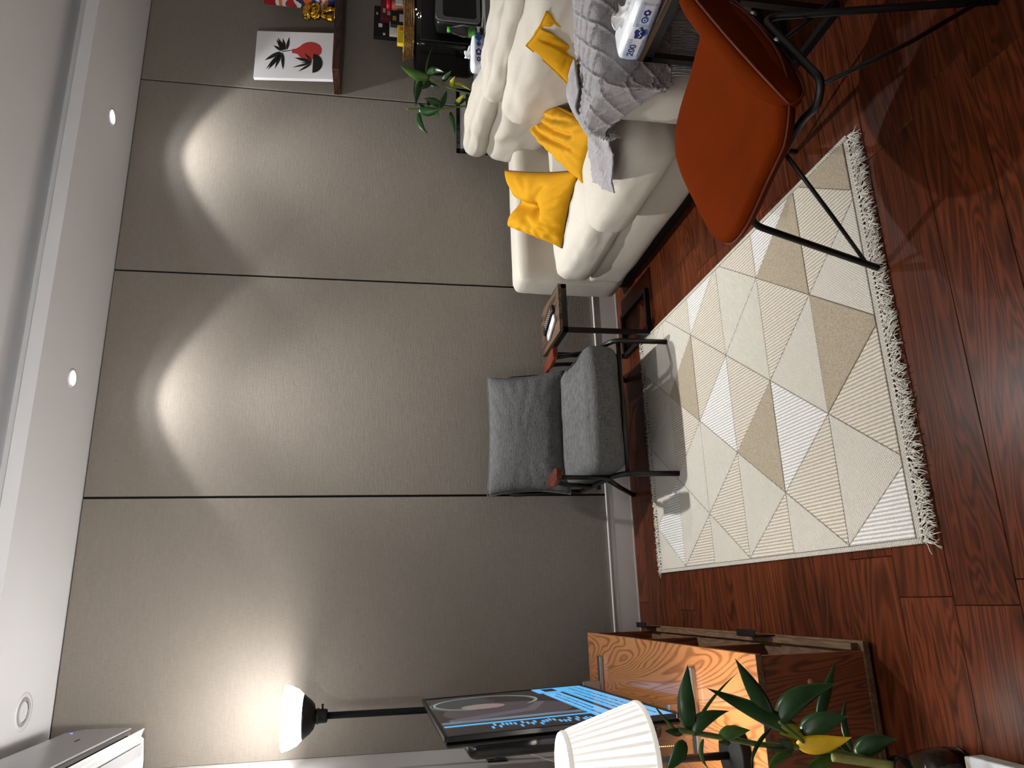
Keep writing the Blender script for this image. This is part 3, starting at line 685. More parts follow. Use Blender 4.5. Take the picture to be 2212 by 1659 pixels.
o = box('display', (.09, -.014, .0157), (.135, .014, .0166), 'acgrey', r2); o.data.transform(frame((0, 0, 0), V((-.057, .16, 0)), V((-.16, -.057, 0))))

# ------------------------------------------------------------------ sofa
sofa = thing('sofa', 'off white velvet two seat sofa with low far arm and folding headrests', 'sofa', (2.15, 2.8, 0))
OS = -V(sofa.location)
def Sx(x, y, z): return V((x, y, z))+OS
SY0, SY1 = 1.935, 3.715
rbox('base', Sx(1.65, 2.14, .07), Sx(2.66, 3.52, .275), .03, 'sofa', sofa, n=20, puff=(.012, 0, 0), wr=.004, seed=1)
rbox('arm', Sx(1.65, 3.49, .055), Sx(2.6, SY1, .655), .045, 'sofa', sofa, n=20, puff=(.008, .006, .006), wr=.003, seed=2)
rbox('arm', Sx(1.645, SY0, .055), Sx(2.6, 2.15, .655), .05, 'sofa', sofa, n=20, puff=(.008, .01, .006), wr=.003, seed=9)
rbox('plinth', Sx(1.70, 1.98, .0), Sx(2.6, 3.66, .07), .006, 'black', sofa, n=2)
rbox('seat_cushion', Sx(1.628, 2.78, .262), Sx(2.62, 3.488, .462), .065, 'sofa', sofa, n=30, puff=(.01, 0, .022), wr=.011, wsc=6, seed=11)
rbox('seat_cushion', Sx(1.545, 2.155, .285), Sx(2.62, 2.80, .492), .075, 'sofa', sofa, n=30, puff=(.016, .006, .02), wr=.008, wsc=6, seed=12)
rbox('back_frame', Sx(2.6, 2.0, .07), Sx(2.735, 3.70, .72), .05, 'sofa', sofa, n=14)
rbox('back_cushion', Sx(2.47, 3.03, .44), Sx(2.70, 3.69, .80), .075, 'sofa', sofa, n=26, puff=(.03, .01, .01), wr=.014, wsc=6, seed=14)
rbox('headrest', Sx(2.50, 3.03, .775), Sx(2.70, 3.715, .925), .072, 'sofa', sofa, n=26, puff=(.015, .01, .012), wr=.012, wsc=7, seed=15, fn=lambda p, s: p+V((0, 0, -.035*max(0, -s.y))))
rbox('back_cushion', Sx(2.26, 2.16, .45), Sx(2.62, 3.06, .80), .085, 'sofa', sofa, n=26, puff=(.02, .01, .01), wr=.014, wsc=6, seed=17)
rbox('headrest', Sx(2.42, 2.14, .755), Sx(2.66, 3.10, .90), .07, 'sofa', sofa, n=26, puff=(.02, .01, .012), wr=.015, wsc=8, seed=18)

# ------------------------------------------------------------------ mustard pillows
def pillow(label, cs, th, seed, folds, flap=False, chop=0):
    cs = [V(c) for c in cs]; base = min(cs, key=lambda c: c.z)
    t = thing('throw_pillow', label, 'pillow', base); cs = [c-base for c in cs]
    o, edge = corner_pillow('cover', *cs, th, 'mustard', t, n=44, seed=seed, folds=folds, chop=chop)
    bm = bmesh.new(); tubebm(bm, edge+[edge[0]], .003, 6, cap=False); obj('piping', frombm(bm), 'mustardseam' if not flap else 'mustard', t, True)
    return t
pillow('mustard cushion with a deep chopped crease leaning on the far sofa arm',
       (atZ(1214, 536, .475), atZ(1262, 372, .475)+V((.05, .06, 0)), atY(1089, 368, 3.36), atY(1096, 488, 3.44)), .17, 1,
       ((.5, 1.05, .46, .45, .11, .07), (.46, .5, .8, .35, .06, .025), (.15, .1, .3, .6, .05, .02), (.3, .05, .42, .5, .04, .015)), chop=.075)
pillow('mustard cushion with a folded back flap between the two others on the sofa',
       (atZ(1258, 395, .49), atZ(1300, 262, .50)+V((.02, .05, 0)), atX(1188, 222, 2.32), atX(1158, 236, 2.30)+V((0, .16, 0))), .13, 2,
       ((.2, .95, .5, .2, .05, .03), (.45, .95, .7, .25, .05, .03), (.7, .9, .9, .4, .05, .02)), True, .03)
pillow('mustard cushion with a stitched flap standing beside the grey throw on the sofa',
       (atZ(1248, 206, .515), atZ(1275, 40, .5)+V((.02, .02, 0)), atX(1180, 25, 2.24), atX(1136, 98, 2.26)), .14, 3,
       ((.6, 1., .55, .2, .07, .05), (.3, .9, .4, .3, .05, .02)), True)

# ------------------------------------------------------------------ knitted throw over the near arm
thr = thing('throw_blanket', 'grey knitted throw with diamond cables and long fringe over the near sofa arm', 'blanket', (2.1, 2.04, .66))
OT = -V(thr.location)
prof = spline([(1.905, .40), (1.907, .47), (1.908, .56), (1.918, .63), (1.95, .667), (2.04, .677), (2.13, .672), (2.172, .645), (2.182, .60), (2.18, .535)], 10)
# arc-length table of the profile (y, z); t=0 at the hanging outer hem
prof = [V((p[0], p[1], 0)) for p in prof]
cum = [0]
for a, b in zip(prof, prof[1:]): cum.append(cum[-1]+(b-a).length)
def profat(s):
    s = max(0, min(cum[-1]-1e-6, s))
    for i in range(len(cum)-1):
        if cum[i+1] >= s:
            f = (s-cum[i])/(cum[i+1]-cum[i]); p = prof[i].lerp(prof[i+1], f); tdir = (prof[i+1]-prof[i]).normalized(); return p, V((tdir.y, -tdir.x, 0))
def cable(u, v, pitch=.088):
    h = 0
    for s in (1, -1):
        q = ((u*.8+s*v)/pitch) % 1; d = min(q, 1-q)*pitch
        h = max(h, math.exp(-(d/.0045)**2)*(.75+.25*math.sin((u-s*v)*2*PI/.011)))
    return h
XL, XR, XF = 1.64, 2.62, 1.632
NU, NVv, NA = 220, 130, 44; vs = []; fs = []
def outer_hem(u): return .03*max(0, 1-u*6)+.015*math.sin(u*9)
for j in range(NVv+1):
    for i in range(-NA, NU+1):
        u = max(0, i/NU); x = XL+(XR-XL)*u; hem = outer_hem(u); ss = hem+(cum[-1]-hem)*(j/NVv)
        p, nrm = profat(ss); drop = 0
        if i < 0:      # part that falls over the front of the arm
            w_ = max(0, min(1, (p.x-1.905)/.27)); full = .23-.15*w_; drop = full*(-i/NA)
            top_ = max(0, min(1, (p.y-.45)/.2)); drop *= top_
        uu = x-drop; lift = .004+.005*fbm((uu*2, ss*3, 0), 2, 5)+.010*max(0, fbm((uu*4, ss*.8, 1), 1.5, 8))+.011*cable(uu, ss)
        X_ = x if i >= 0 else XF-min(1, drop/.03)*.018-.004*math.sin(drop*20)-.009*cable(uu, ss); Z_ = p.y-nrm.y*lift*(1 if i >= 0 else 0)-max(0, drop-.012)
        vs.append(V((X_, p.x-nrm.x*lift, Z_))+OT)
RW = NU+NA+1
for j in range(NVv):
    for i in range(RW-1):
        a = j*RW+i; fs.append((a, a+1, a+RW+1, a+RW))
cloth = obj('blanket', pydata(vs, fs), 'throw', thr, True)
so = cloth.modifiers.new('thick', 'SOLIDIFY'); so.thickness = .006; so.offset = -1
# bunched end that slips down onto the seat cushion
path = spline([(1.80, 2.09, .70), (1.785, 2.18, .69), (1.755, 2.25, .62), (1.71, 2.29, .56), (1.67, 2.33, .545), (1.62, 2.37, .535), (1.565, 2.42, .52)], 10)
wid = [.1, .12, .15, .17, .2, .22, .24]
vs, fs = [], []; NW = 60; npth = len(path)
for i, p in enumerate(path):
    f = i/(npth-1)*6; a = int(min(5, f)); wdt = wid[a]+(wid[a+1]-wid[a])*(f-a)
    tdir = (path[min(i+1, npth-1)]-path[max(i-1, 0)]).normalized(); side = tdir.cross(V((0, 0, 1))).normalized(); up = side.cross(tdir)
    for k in range(NW+1):
        q = k/NW*2-1; fold = .5+.5*math.sin(q*7+f*.8); z = .03*(1-q*q)*(1-f/9)+.034*fold*(1-abs(q)**3)*(1-f/9)+.006*cable(i*.008, k*.006, .07)
        vs.append(p+side*q*wdt*(.75+.1*math.sin(f*2))+up*z*min(1, f/2.5)+OT)
for i in range(npth-1):
    for k in range(NW):
        a = i*(NW+1)+k; fs.append((a, a+1, a+NW+2, a+NW+1))
tail = obj('bunched_end', pydata(vs, fs), 'throw', thr, True); so = tail.modifiers.new('thick', 'SOLIDIFY'); so.thickness = .006
bm = bmesh.new()
for i in range(150):
    u = (i+random.random())/150; x = XL+.02+(XR-XL-.02)*u; hem = outer_hem(u); p, nrm = profat(hem)
    pt = V((x, p.x-.006, p.y)); pts = [pt.copy()]; dx = random.uniform(-.015, .015)
    L_ = random.uniform(.09, .15)
    for k in range(1, 6): pts.append(pt+V((dx*k/5+random.uniform(-.004, .004), -.006-.004*random.random(), -L_*k/5)))
    tubebm(bm, [q+OT for q in pts], .002, 4)
fr_ = obj('fringe', frombm(bm), 'throw', thr, True); fr_['kind'] = 'stuff'

# ------------------------------------------------------------------ tissue packs
def tissue_pack(label, org, xdir, L_, W_, H_, big):
    """long axis along xdir; printed side faces local -y"""
    t = thing('tissue_pack', label, 'tissue pack', org); F_ = frame((0, 0, 0), xdir, V((0, 0, 1)).cross(V(xdir)))
    def tr(o): o.data.transform(F_); return o
    tr(rbox('wrapper', (-L_/2, -W_/2, .001), (L_/2, W_/2, H_), .018, 'tissuefilm', t, n=16, puff=(.004, .003, .006), wr=.002, wsc=20, seed=3))
    # tissue pulled out of the slot
    vs, fs = [], []; n = 14
    for j in range(n+1):
        for i in range(n+1):
            u, v = i/n-.5, j/n; vs.append((u*L_*.42*(1-.35*v)+.01*math.sin(v*6), .02*math.sin(u*9+v*3)*v+.012*(v-.5), H_+.002+v*H_*.5*(1-1.2*u*u)+.006*math.sin(u*14)))
    for j in range(n):
        for i in range(n): a = j*(n+1)+i; fs.append((a, a+1, a+n+2, a+n+1))
    o = obj('tissue', pydata(vs, fs), 'tissue', t, True); tr(o); o.modifiers.new('t', 'SOLIDIFY').thickness = .001
    fy = -W_/2-.0045
    def pr(name, poly, m, lvl=0): return tr(prism(name, poly, .0006, m, t, frame((0, fy-.0004*lvl, 0), (1, 0, 0), (0, 0, 1))))
    def blob(cx, cz, r, m, k=6, lvl=0, a=.12, sx=1.25): return pr('printed_mark', [(cx+sx*r*(1+a*math.cos(k*q))*math.cos(q), cz+r*(1+a*math.cos(k*q))*math.sin(q)) for q in [2*PI*i/40 for i in range(40)]], m, lvl)
    if big:
        # tiny lace dots along the borders
        bm = bmesh.new()
        def lace(x0, x1, z0, z1, step):
            x = x0
            while x < x1:
                z = z0
                while z < z1:
                    a = random.uniform(0, PI); c, s = math.cos(a)*.0022, math.sin(a)*.0022
                    vv = [bm.verts.new((x+dx, fy-.0003, z+dz)) for dx, dz in ((-c-s*.25, -s+c*.25), (c-s*.25, s+c*.25), (c+s*.25, s-c*.25), (-c+s*.25, -s-c*.25))]; bm.faces.new(vv); z += step
                x += step
        lace(-L_/2+.012, -L_/2+.03, .012, H_-.01, .0042); lace(-L_/2+.03, -.025, H_-.022, H_-.008, .0042); lace(-L_/2+.03, -.025, .01, .02, .0042)
        lace(.02, L_/2-.012, H_-.022, H_-.006, .0042); lace(.02, L_/2-.012, .01, .02, .0042); lace(.02, .03, .018, H_-.018, .0042); lace(L_/2-.02, L_/2-.012, .018, H_-.018, .0042)
        bm.transform(F_); obj('lace_print', frombm(bm), 'blue2', t)
        o = text('printed_number', '200', .03, 'blue', frame((-L_/2+.048, fy-.0004, H_*.56), (1, 0, 0), (0, 0, 1)), t); tr(o)
        blob(-.004, H_*.5, .0165, 'blue', 5, 0, .13); blob(.001, H_*.5-.016, .008, 'blue2', 4, 0, .08, 1.6)
        tr(tube('printed_script', spline([(-.018, fy-.001, H_*.5), (-.01, fy-.001, H_*.5-.006), (-.002, fy-.001, H_*.5+.002), (.004, fy-.001, H_*.5-.004), (.01, fy-.001, H_*.5+.006), (.014, fy-.001, H_*.5+.001)]), .0012, 'tissue', t, 5))
        blob(.045, H_*.5, .0115, 'blue2', 1, 0, 0, 1); blob(.045, H_*.5, .006, 'tissuefilm', 1, 1, 0, 1); blob(.045, H_*.5, .003, 'blue', 1, 2, 0, 1); blob(.07, H_*.5, .011, 'blue', 6, 0, .12, .9); blob(.071, H_*.5, .004, 'tissuefilm', 3, 1, .1, 1)
        for i in range(7): pr('fine_print', [(-L_/2+.03+i*.006, H_*.24), (-L_/2+.034+i*.006, H_*.24), (-L_/2+.034+i*.006, H_*.26), (-L_/2+.03+i*.006, H_*.26)], 'blue')
    else:
        for cx, r, m, k in ((-.065, .011, 'blue', 6), (-.02, .016, 'blue', 5), (.03, .012, 'blue2', 7), (.07, .018, 'blue2', 4)): blob(cx, H_*.5, r, m, k)
        for cx, r in ((-.065, .005), (-.02, .008)): blob(cx, H_*.5, r, 'tissuefilm', 3, 1)
    return t
# the big pack stands along the near edge of the table top
pa, pb = atZ(1392, 103, .553), atZ(1425, -20, .553)
xd = V((pb.x-pa.x, pb.y-pa.y, 0)).normalized()
tissue_pack('white tissue pack printed 200 with blue logos on the side table', V((1.742, 1.755, .5535)), V((.12, -1, 0)), .235, .115, .075, True)

# ------------------------------------------------------------------ counter, fridge and things behind the sofa
t = thing('counter', 'narrow grey counter with drawers behind the sofa against the panelled wall', 'counter', (3.47, 3.55, 0))
box('top', (-.40, -.25, .805), (1.1, .28, .835), 'counter', t, .003, 2)
box('cabinet', (-.38, -.24, .0), (1.09, .28, .803), 'grey_plastic', t, .003, 1)
for k in range(2): 
    f = box('drawer', (-.37+k*.52, -.255, .45), (.13+k*.52, -.241, .78), 'counter', t, .002, 1); box('handle', (-.2+k*.52, -.268, .6), (-.04+k*.52, -.256, .612), 'chrome', f, .002, 1)
CT = .835
fx0 = atY(950, 112, 3.62).x
t = thing('mini_fridge', 'black rounded appliance on the counter carrying a woven basket', 'appliance', (fx0+.32, 3.68, CT+.001))
FT = atY(897, 70, 3.56).z
rbox('body', (-.32, -.12, .012), (.32, .17, FT-CT), .03, 'blackgloss', t, n=10)
box('door_panel', (-.30, -.124, .03), (.30, -.119, FT-CT-.03), 'blackplastic', t, .002, 1)
for px, py in ((899, 20), (901, 31), (909, 35)):
    q = atY(px, py, 3.555); box('indicator', V((q.x-.003, 3.553, q.z-.0015))-V((fx0+.32, 3.68, CT+.001)), V((q.x+.003, 3.557, q.z+.0015))-V((fx0+.32, 3.68, CT+.001)), 'led', t)
for sx in (-.27, .27):
    for sy in (-.1, .12): lathe('foot', [(.015, 0), (.015, .014)], 'blackplastic', t, center=(sx, sy, 0), seg=12)
# air fryer oven in front
q0, q1 = atY(945, 40, 3.42), atY(1030, 48, 3.42)
t = thing('countertop_oven', 'dark countertop oven with silver rounded door frame on the counter', 'oven', (q0.x+.2, 3.5, CT+.001)); OZ = q0.z-CT+.008
ox0 = q0.x-.006-(q0.x+.2)
rbox('body', (ox0, -.07, .008), (.35, .045, OZ), .03, 'blackplastic', t, n=8)
bm = bmesh.new()
def rrect(x0, x1, z0, z1, r, n=8):
    out = []
    for cx, cz, a0 in ((x1-r, z1-r, 0), (x0+r, z1-r, PI/2), (x0+r, z0+r, PI), (x1-r, z0+r, 1.5*PI)):
        for i in range(n+1): a = a0+PI/2*i/n; out.append((cx+r*math.cos(a), cz+r*math.sin(a)))
    return out
oa, ob = rrect(ox0, .35, .008, OZ, .03), rrect(ox0+.026, .33, .03, OZ-.04, .022); ring = []
for yy, pl in ((-.072, oa), (-.082, oa), (-.082, ob), (-.072, ob)): ring.append([bm.verts.new((x, yy, z)) for x, z in pl])
for a, b in zip(ring, ring[1:]+ring[:1]):
    for i in range(len(a)): bm.faces.new((a[i], a[(i+1) % len(a)], b[(i+1) % len(a)], b[i]))
obj('door_frame', frombm(bm), 'grey_plastic', t)
dp = prism('door_glass', rrect(ox0+.026, .33, .03, OZ-.04, .022), .004, 'blackgloss', t, frame((0, -.072, 0), (1, 0, 0), (0, 0, 1)))
text('maker_mark', 'ASKO', .012, 'acgrey', frame((ox0+.075, -.077, .045), (1, 0, 0), (0, 0, 1)), t) if False else None
for sx in (ox0+.04, .3): box('foot', (sx, -.06, 0), (sx+.02, .03, .009), 'blackplastic', t)
# bottle
q = atY(1028, 70, 3.37); bh = atY(966, 69, 3.37).z-CT-.001
t = thing('water_bottle', 'clear plastic water bottle with green cap and green label on the counter', 'bottle', (q.x, 3.37, CT+.001)); s = bh/.2
lathe('body', [(.0001, .0), (.028*s, .0), (.031*s, .006*s), (.031*s, .035*s), (.029*s, .04*s), (.031*s, .045*s), (.031*s, .085*s), (.029*s, .09*s), (.032*s, .105*s), (.03*s, .125*s), (.024*s, .15*s), (.014*s, .176*s), (.0125*s, .186*s), (.0001, .186*s)], 'glass', t, seg=24)
lathe('label_wrap', [(.0316*s, .046*s), (.0316*s, .084*s)], mat('green label', srgb(60, 120, 40), .5, noise_=(60, .7)), t, seg=24, close=False)
lathe('cap', [(.0001, .184*s), (.0145*s, .184*s), (.0148*s, .187*s), (.0145*s, .2*s), (.0001, .2*s)], mat('green cap', srgb(60, 170, 30), .4), t, seg=20)
# small tissue pack
q = atY(1030, 112, 3.36)
tissue_pack('white tissue pack with small blue marks on the counter beside the bottle', V((q.x, 3.38, CT+.001)), V((1, -.12, 0)), .19, .10, .07, False)

# basket on the appliance with boxes in it
bz0 = FT+.005
ql, qr = atY(885, 95, 3.6), atY(885, -40, 3.6)
t = thing('basket', 'low woven seagrass basket on top of the black appliance', 'basket', ((ql.x+qr.x)/2, 3.66, bz0)); bw = (qr.x-ql.x)/2; bd = .085; bhh = atY(875, 60, 3.58).z-FT
bm = bmesh.new()
for r in range(5):
    z = .006+r*(bhh-.008)/4; fl2 = 1+.02*r
    pts = []
    for i in range(121):
        a = 2*PI*i/120; c, s_ = math.cos(a), math.sin(a); e = .35
        pts.append((bw*fl2*math.copysign(abs(c)**e, c), bd*fl2*math.copysign(abs(s_)**e, s_)+.002*math.sin(i*1.9+r*2), z+.002*math.sin(i*1.9+r)))
    tubebm(bm, pts, [.0055+.002*math.sin(i*1.3+r*PI) for i in range(121)], 6, cap=False)
obj('weave', frombm(bm), 'straw', t, True)
bm = bmesh.new(); pts = []
for i in range(121):
    a = 2*PI*i/120; c, s_ = math.cos(a), math.sin(a); e = .35; pts.append((bw*1.1*math.copysign(abs(c)**e, c), bd*1.1*math.copysign(abs(s_)**e, s_), bhh+.002*math.sin(i*2.4)))
tubebm(bm, pts, .005, 6, cap=False); obj('rim', frombm(bm), 'straw', t, True)
box('bottom', (-bw*.97, -bd*.97, 0), (bw*.97, bd*.97, .006), 'straw', t)
def carton(name, label, px0, px1, py0, py1, Y, dep, m, tilt=0, marks=()):
    """box whose front face covers image columns px0..px1 (top..bottom) and rows py0..py1 (right..left) at depth Y"""
    a, b = atY(px0, py1, Y), atY(px1, py0, Y); bot = bz0+.008; w = abs(b.x-a.x); h = max(.02, a.z-bot)
    t = thing(name, label, 'box', ((a.x+b.x)/2, Y+dep/2, bot)); t.rotation_euler = (0, tilt, 0)
    box('carton', (-w/2, -dep/2, 0), (w/2, dep/2, h), m, t, .001, 1)
    for x0, x1, z0, z1, mm in marks: box('printed_mark', (-w/2+w*x0, -dep/2-.0008, h*z0), (-w/2+w*x1, -dep/2+.001, h*z1), mm, t)
    return t
M['ink_y'] = mat('yellow card', srgb(226, 196, 30), .5); M['ink_m'] = mat('maroon card', srgb(96, 14, 24), .5); M['ink_br'] = mat('brown jar label', srgb(140, 84, 58), .5); M['ink_o'] = mat('orange print', srgb(190, 110, 30), .5); M['ink_g'] = mat('gold print', srgb(150, 116, 44), .5)
carton('coffee_box', 'tall black carton with small white label at the back of the basket', 807, 870, 18, 77, 3.72, .03, 'inkblack', 0, ((.3, .42, .78, .88, 'paper'), (.05, .12, .7, .76, 'paper'), (.7, .78, .9, .95, 'acgrey')))
carton('coffee_box', 'dark maroon carton in the basket beside the red lidded jar', 822, 870, 0, 40, 3.69, .03, 'ink_m', 0, ((.2, .45, .62, .8, 'acgrey'), (.3, .5, .85, .93, 'acgrey')))
carton('tea_box', 'black carton with gold square print in the basket', 843, 876, 26, 52, 3.63, .028, 'inkblack', 0, ((.3, .62, .74, .9, 'ink_g'), (.25, .8, .35, .6, 'acgrey')))
carton('tea_box', 'white carton with grey lines in the basket behind the yellow tea box', 841, 876, 50, 74, 3.655, .02, 'paper', 0, ((.2, .8, .6, .62, 'acgrey'), (.2, .8, .68, .7, 'acgrey'), (.2, .7, .76, .78, 'acgrey')))
yb = carton('tea_box', 'yellow tea box with a red oval mark tilted in the basket', 858, 877, 56, 92, 3.605, .03, 'ink_y', 0, ((.72, .92, .5, .85, 'ink_o'),))
wy = .06
prism('printed_mark', [(.012*math.cos(2*PI*i/24)-.012, .007*math.sin(2*PI*i/24)+.045) for i in range(24)], .001, 'inkred', yb, frame((0, -.0165, 0), (1, 0, 0), (0, 0, 1)))
q = atY(860, 12, 3.64); jz = bz0+.008
t = thing('jar', 'brown labelled jar with a bright red lid in the basket', 'jar', (q.x+.006, 3.65, jz)); jh = atY(845, 12, 3.64).z-jz; lh = atY(835, 12, 3.64).z-jz
lathe('body', [(.0001, 0), (.032, 0), (.034, .004), (.034, jh-.008), (.03, jh), (.0001, jh)], 'ink_br', t, seg=28)
lathe('lid', [(.0001, jh), (.035, jh), (.035, lh-.003), (.032, lh), (.0001, lh)], mat('red lid', srgb(190, 12, 34), .4), t, seg=28)
for k in range(4): box('printed_mark', (-.022+k*.01, -.0346, jh*.45+.004*(k % 2)), (-.015+k*.01, -.031, jh*.8), 'paper', t)
box('printed_mark', (-.02, -.0348, jh*.12), (-.004, -.031, jh*.38), 'ink_o', t)

# leaning picture frame behind the sofa
pl_, pr_ = atY(986, 316, 3.79), atY(985, 205, 3.79)
t = thing('picture_frame', 'black picture frame with white mat leaning on the wall behind the sofa', 'picture frame', ((pl_.x+pr_.x)/2, 3.79, .60)); w2 = (pr_.x-pl_.x)/2+.04; hz = pl_.z-.60
boxes('frame', [((-w2, -.012, 0), (-w2+.02, .012, hz)), ((w2-.02, -.012, 0), (w2, .012, hz)), ((-w2, -.012, hz-.022), (w2, .012, hz)), ((-w2, -.012, 0), (w2, .012, .022))], 'blackgloss', t, .002)
box('mat_board', (-w2+.02, -.004, .022), (w2-.02, .004, hz-.022), 'paper', t)
box('print', (-w2+.06, -.0055, .06), (w2-.03, -.0045, hz-.06), mat('engraved print', srgb(60, 58, 55), .7, noise_=(60, .9)), t)

# ------------------------------------------------------------------ wall shelf and things on it
SHZ0, SHZ1, SHX, SHY = 1.648, 1.690, 2.992, 3.63
t = tag(box('wall_shelf', (SHX, SHY, SHZ0), (4.3, WALL-.001, SHZ1), 'darkwood', None, .003, 2), 'thick dark walnut shelf mounted high on the panelled wall', 'shelf')
cb = atY(721, 172, 3.755); cr = atY(720, 71, 3.755); ctp = atY(548, 172, 3.82)
cw = cr.x-cb.x; chh = ctp.z-SHZ1
t = thing('canvas_print', 'white canvas print of a red vase and black leaves on the shelf', 'canvas', (cb.x+cw/2, 3.755, SHZ1+.0015))
FC = frame((0, 0, 0), (1, 0, 0), V((0, .045, chh)))        # local x right, y up the canvas, z towards the room
def cbx(name, lo, hi, m, bevel=0): bm = bmesh.new(); boxbm(bm, lo, hi, bevel, 2); bm.transform(FC); return obj(name, frombm(bm), m, t)
zsg = -1 if (FC.to_3x3() @ V((0, 0, 1))).y > 0 else 1
cbx('canvas', (-cw/2, 0.001, -.022 if zsg > 0 else 0), (cw/2, chh, 0 if zsg > 0 else .022), 'paper', .002)
def cpr(name, pts, m, lvl=1):
    """pts: fractions x (left 0) y (bottom 0)"""
    vs = [FC @ V(((x-.5)*cw, y*chh, zsg*.0006*lvl)) for x, y in pts]
    me = pydata(vs, [tuple(range(len(vs)))]); return obj(name, me, m, t)
# coordinates read off the photograph: canvas spans zoom x 1110(bottom)..80(top), y 990(left)..440(right)
def cz(zx, zy): return ((985-zy)/545, (1105-zx)/1020)
vase = [(555, 645), (600, 640), (640, 620), (690, 580), (740, 560), (800, 553), (860, 565), (910, 590), (938, 630), (938, 680), (915, 705), (880, 740), (800, 765), (720, 755), (660, 735), (630, 705), (600, 695), (555, 692)]
cpr('printed_vase', [cz(*p) for p in vase], 'inkred')
cpr('printed_bowl', [cz(832+125*math.sin(PI*i/20), 805-110*math.cos(PI*i/20)) for i in range(21)], 'inkblack', 2)
def lf2(b, tp, wd, lvl=2):
    b, tp = V(b), V(tp); d = tp-b; nn = V((-d.y, d.x)).normalized(); pts = []
    for i in range(11): f = i/10; pts.append(b+d*f+nn*wd*.5*math.sin(PI*f**.8))
    for i in range(11): f = 1-i/10; pts.append(b+d*f-nn*wd*.5*math.sin(PI*f**.8))
    cpr('printed_leaf', [cz(p.x, p.y) for p in pts[:-1]], 'inkblack', lvl)
for b, tp, wd in (((430, 670), (312, 610), 34), ((440, 668), (340, 535), 34), ((455, 665), (360, 520), 40), ((470, 662), (422, 525), 38), ((485, 658), (507, 505), 36), ((410, 680), (210, 785), 44), ((420, 685), (237, 885), 40), ((430, 690), (262, 893), 40), ((425, 695), (348, 880), 38), ((435, 692), (455, 888), 42),
                  ((825, 780), (715, 692), 24), ((825, 788), (590, 745), 38), ((822, 795), (672, 802), 16), ((820, 800), (570, 860), 24), ((820, 808), (650, 905), 26)): lf2(b, tp, wd)
cpr('printed_stem', [cz(*p) for p in ((430, 672), (555, 656), (555, 664), (430, 682))], 'inkblack')
# gold figurine
q = atY(724, 33, 3.72); top = atY(655, 33, 3.72).z-SHZ1
t = thing('figurine', 'shiny gold abstract figurine with spread legs on the shelf', 'figurine', (q.x, 3.72, SHZ1+.001)); g = top
lathe('base_plate', [(.0001, 0), (.05*g/.2, 0), (.052*g/.2, .004), (.045*g/.2, .009), (.0001, .009)], 'gold', t, seg=24)
bm = bmesh.new()
for sx, dx in ((-1, .036), (1, .03)):
    tubebm(bm, spline([(sx*dx*1.1, -.006, .008), (sx*dx, -.008, g*.16), (sx*dx*.7, 0, g*.3), (sx*.008, 0, g*.45)]), [.013+.006*math.sin(PI*min(1, i/16)) for i in range(25)], 10)
obj('leg_pair', frombm(bm), 'gold', t, True)
rbox('torso', (-.034, -.025, g*.44), (.034, .025, g*.8), .022, 'gold', t, n=14, puff=(.006, .006, .0), wr=.008, wsc=42, seed=6)
rbox('head_block', (-.04, -.028, g*.74), (.038, .028, g), .016, 'gold', t, n=14, wr=.007, wsc=48, seed=8)
bm = bmesh.new()
for sx in (-1, 1): tubebm(bm, spline([(sx*.03, -.012, g*.78), (sx*.046, -.022, g*.66), (sx*.03, -.032, g*.54), (0, -.03, g*.5)]), .009, 8)
obj('arm_pair', frombm(bm), 'gold', t, True)
# patterned bag at the edge of the picture
q = atY(724, 9, 3.7); zt = atY(566, 9, 3.7).z-SHZ1
t = thing('patterned_bag', 'red white and blue patterned paper bag standing on the shelf', 'bag', (q.x+.13, 3.72, SHZ1+.001))
bagm = mat('printed paper bag', srgb(206, 204, 206), .5); nt = bagm.node_tree; tcn = nt.nodes['Texture Coordinate']
sx_ = nt.nodes.new('ShaderNodeSeparateXYZ'); nt.links.new(tcn.outputs['Object'], sx_.inputs[0]); nz_ = nt.nodes.new('ShaderNodeTexWave'); nz_.inputs['Scale'].default_value = 9; nz_.inputs['Distortion'].default_value = 6; nt.links.new(tcn.outputs['Object'], nz_.inputs['Vector'])
ma_ = nt.nodes.new('ShaderNodeMath'); ma_.operation = 'MULTIPLY_ADD'; ma_.inputs[1].default_value = 1/zt; nt.links.new(sx_.outputs['Z'], ma_.inputs[0])
mb_ = nt.nodes.new('ShaderNodeMath'); mb_.operation = 'MULTIPLY'; mb_.inputs[1].default_value = .09; nt.links.new(nz_.outputs['Fac'], mb_.inputs[0]); nt.links.new(mb_.outputs[0], ma_.inputs[2])
rp_ = nt.nodes.new('ShaderNodeValToRGB'); rp_.color_ramp.interpolation = 'CONSTANT'; els = rp_.color_ramp.elements
cols = [(0, (40, 44, 90)), (.12, (178, 110, 40)), (.18, (206, 204, 206)), (.24, (170, 50, 40)), (.3, (206, 204, 206)), (.36, (40, 60, 120)), (.42, (190, 96, 40)), (.5, (40, 44, 80)), (.56, (206, 204, 206)), (.62, (160, 40, 36)), (.7, (206, 204, 206)), (.76, (196, 110, 50)), (.84, (206, 204, 206)), (.92, (150, 24, 26))]
els[0].color = srgb(*cols[0][1]); els[1].position = cols[1][0]; els[1].color = srgb(*cols[1][1])
for p_, c_ in cols[2:]: e_ = els.new(p_); e_.color = srgb(*c_)
nt.links.new(ma_.outputs[0], rp_.inputs[0]); nt.links.new(rp_.outputs[0], nt.nodes['Principled BSDF'].inputs['Base Color'])
rbox('body', (-.128, -.05, .0), (.128, .05, zt), .012, bagm, t, n=10, wr=.004, wsc=14, seed=2)
bm = bmesh.new(); tubebm(bm, spline([(-.05, -.045, zt-.01), (-.04, -.05, zt+.06), (.04, -.05, zt+.06), (.05, -.045, zt-.01)]), .003, 6); obj('handle', frombm(bm), 'inkred', t, True)

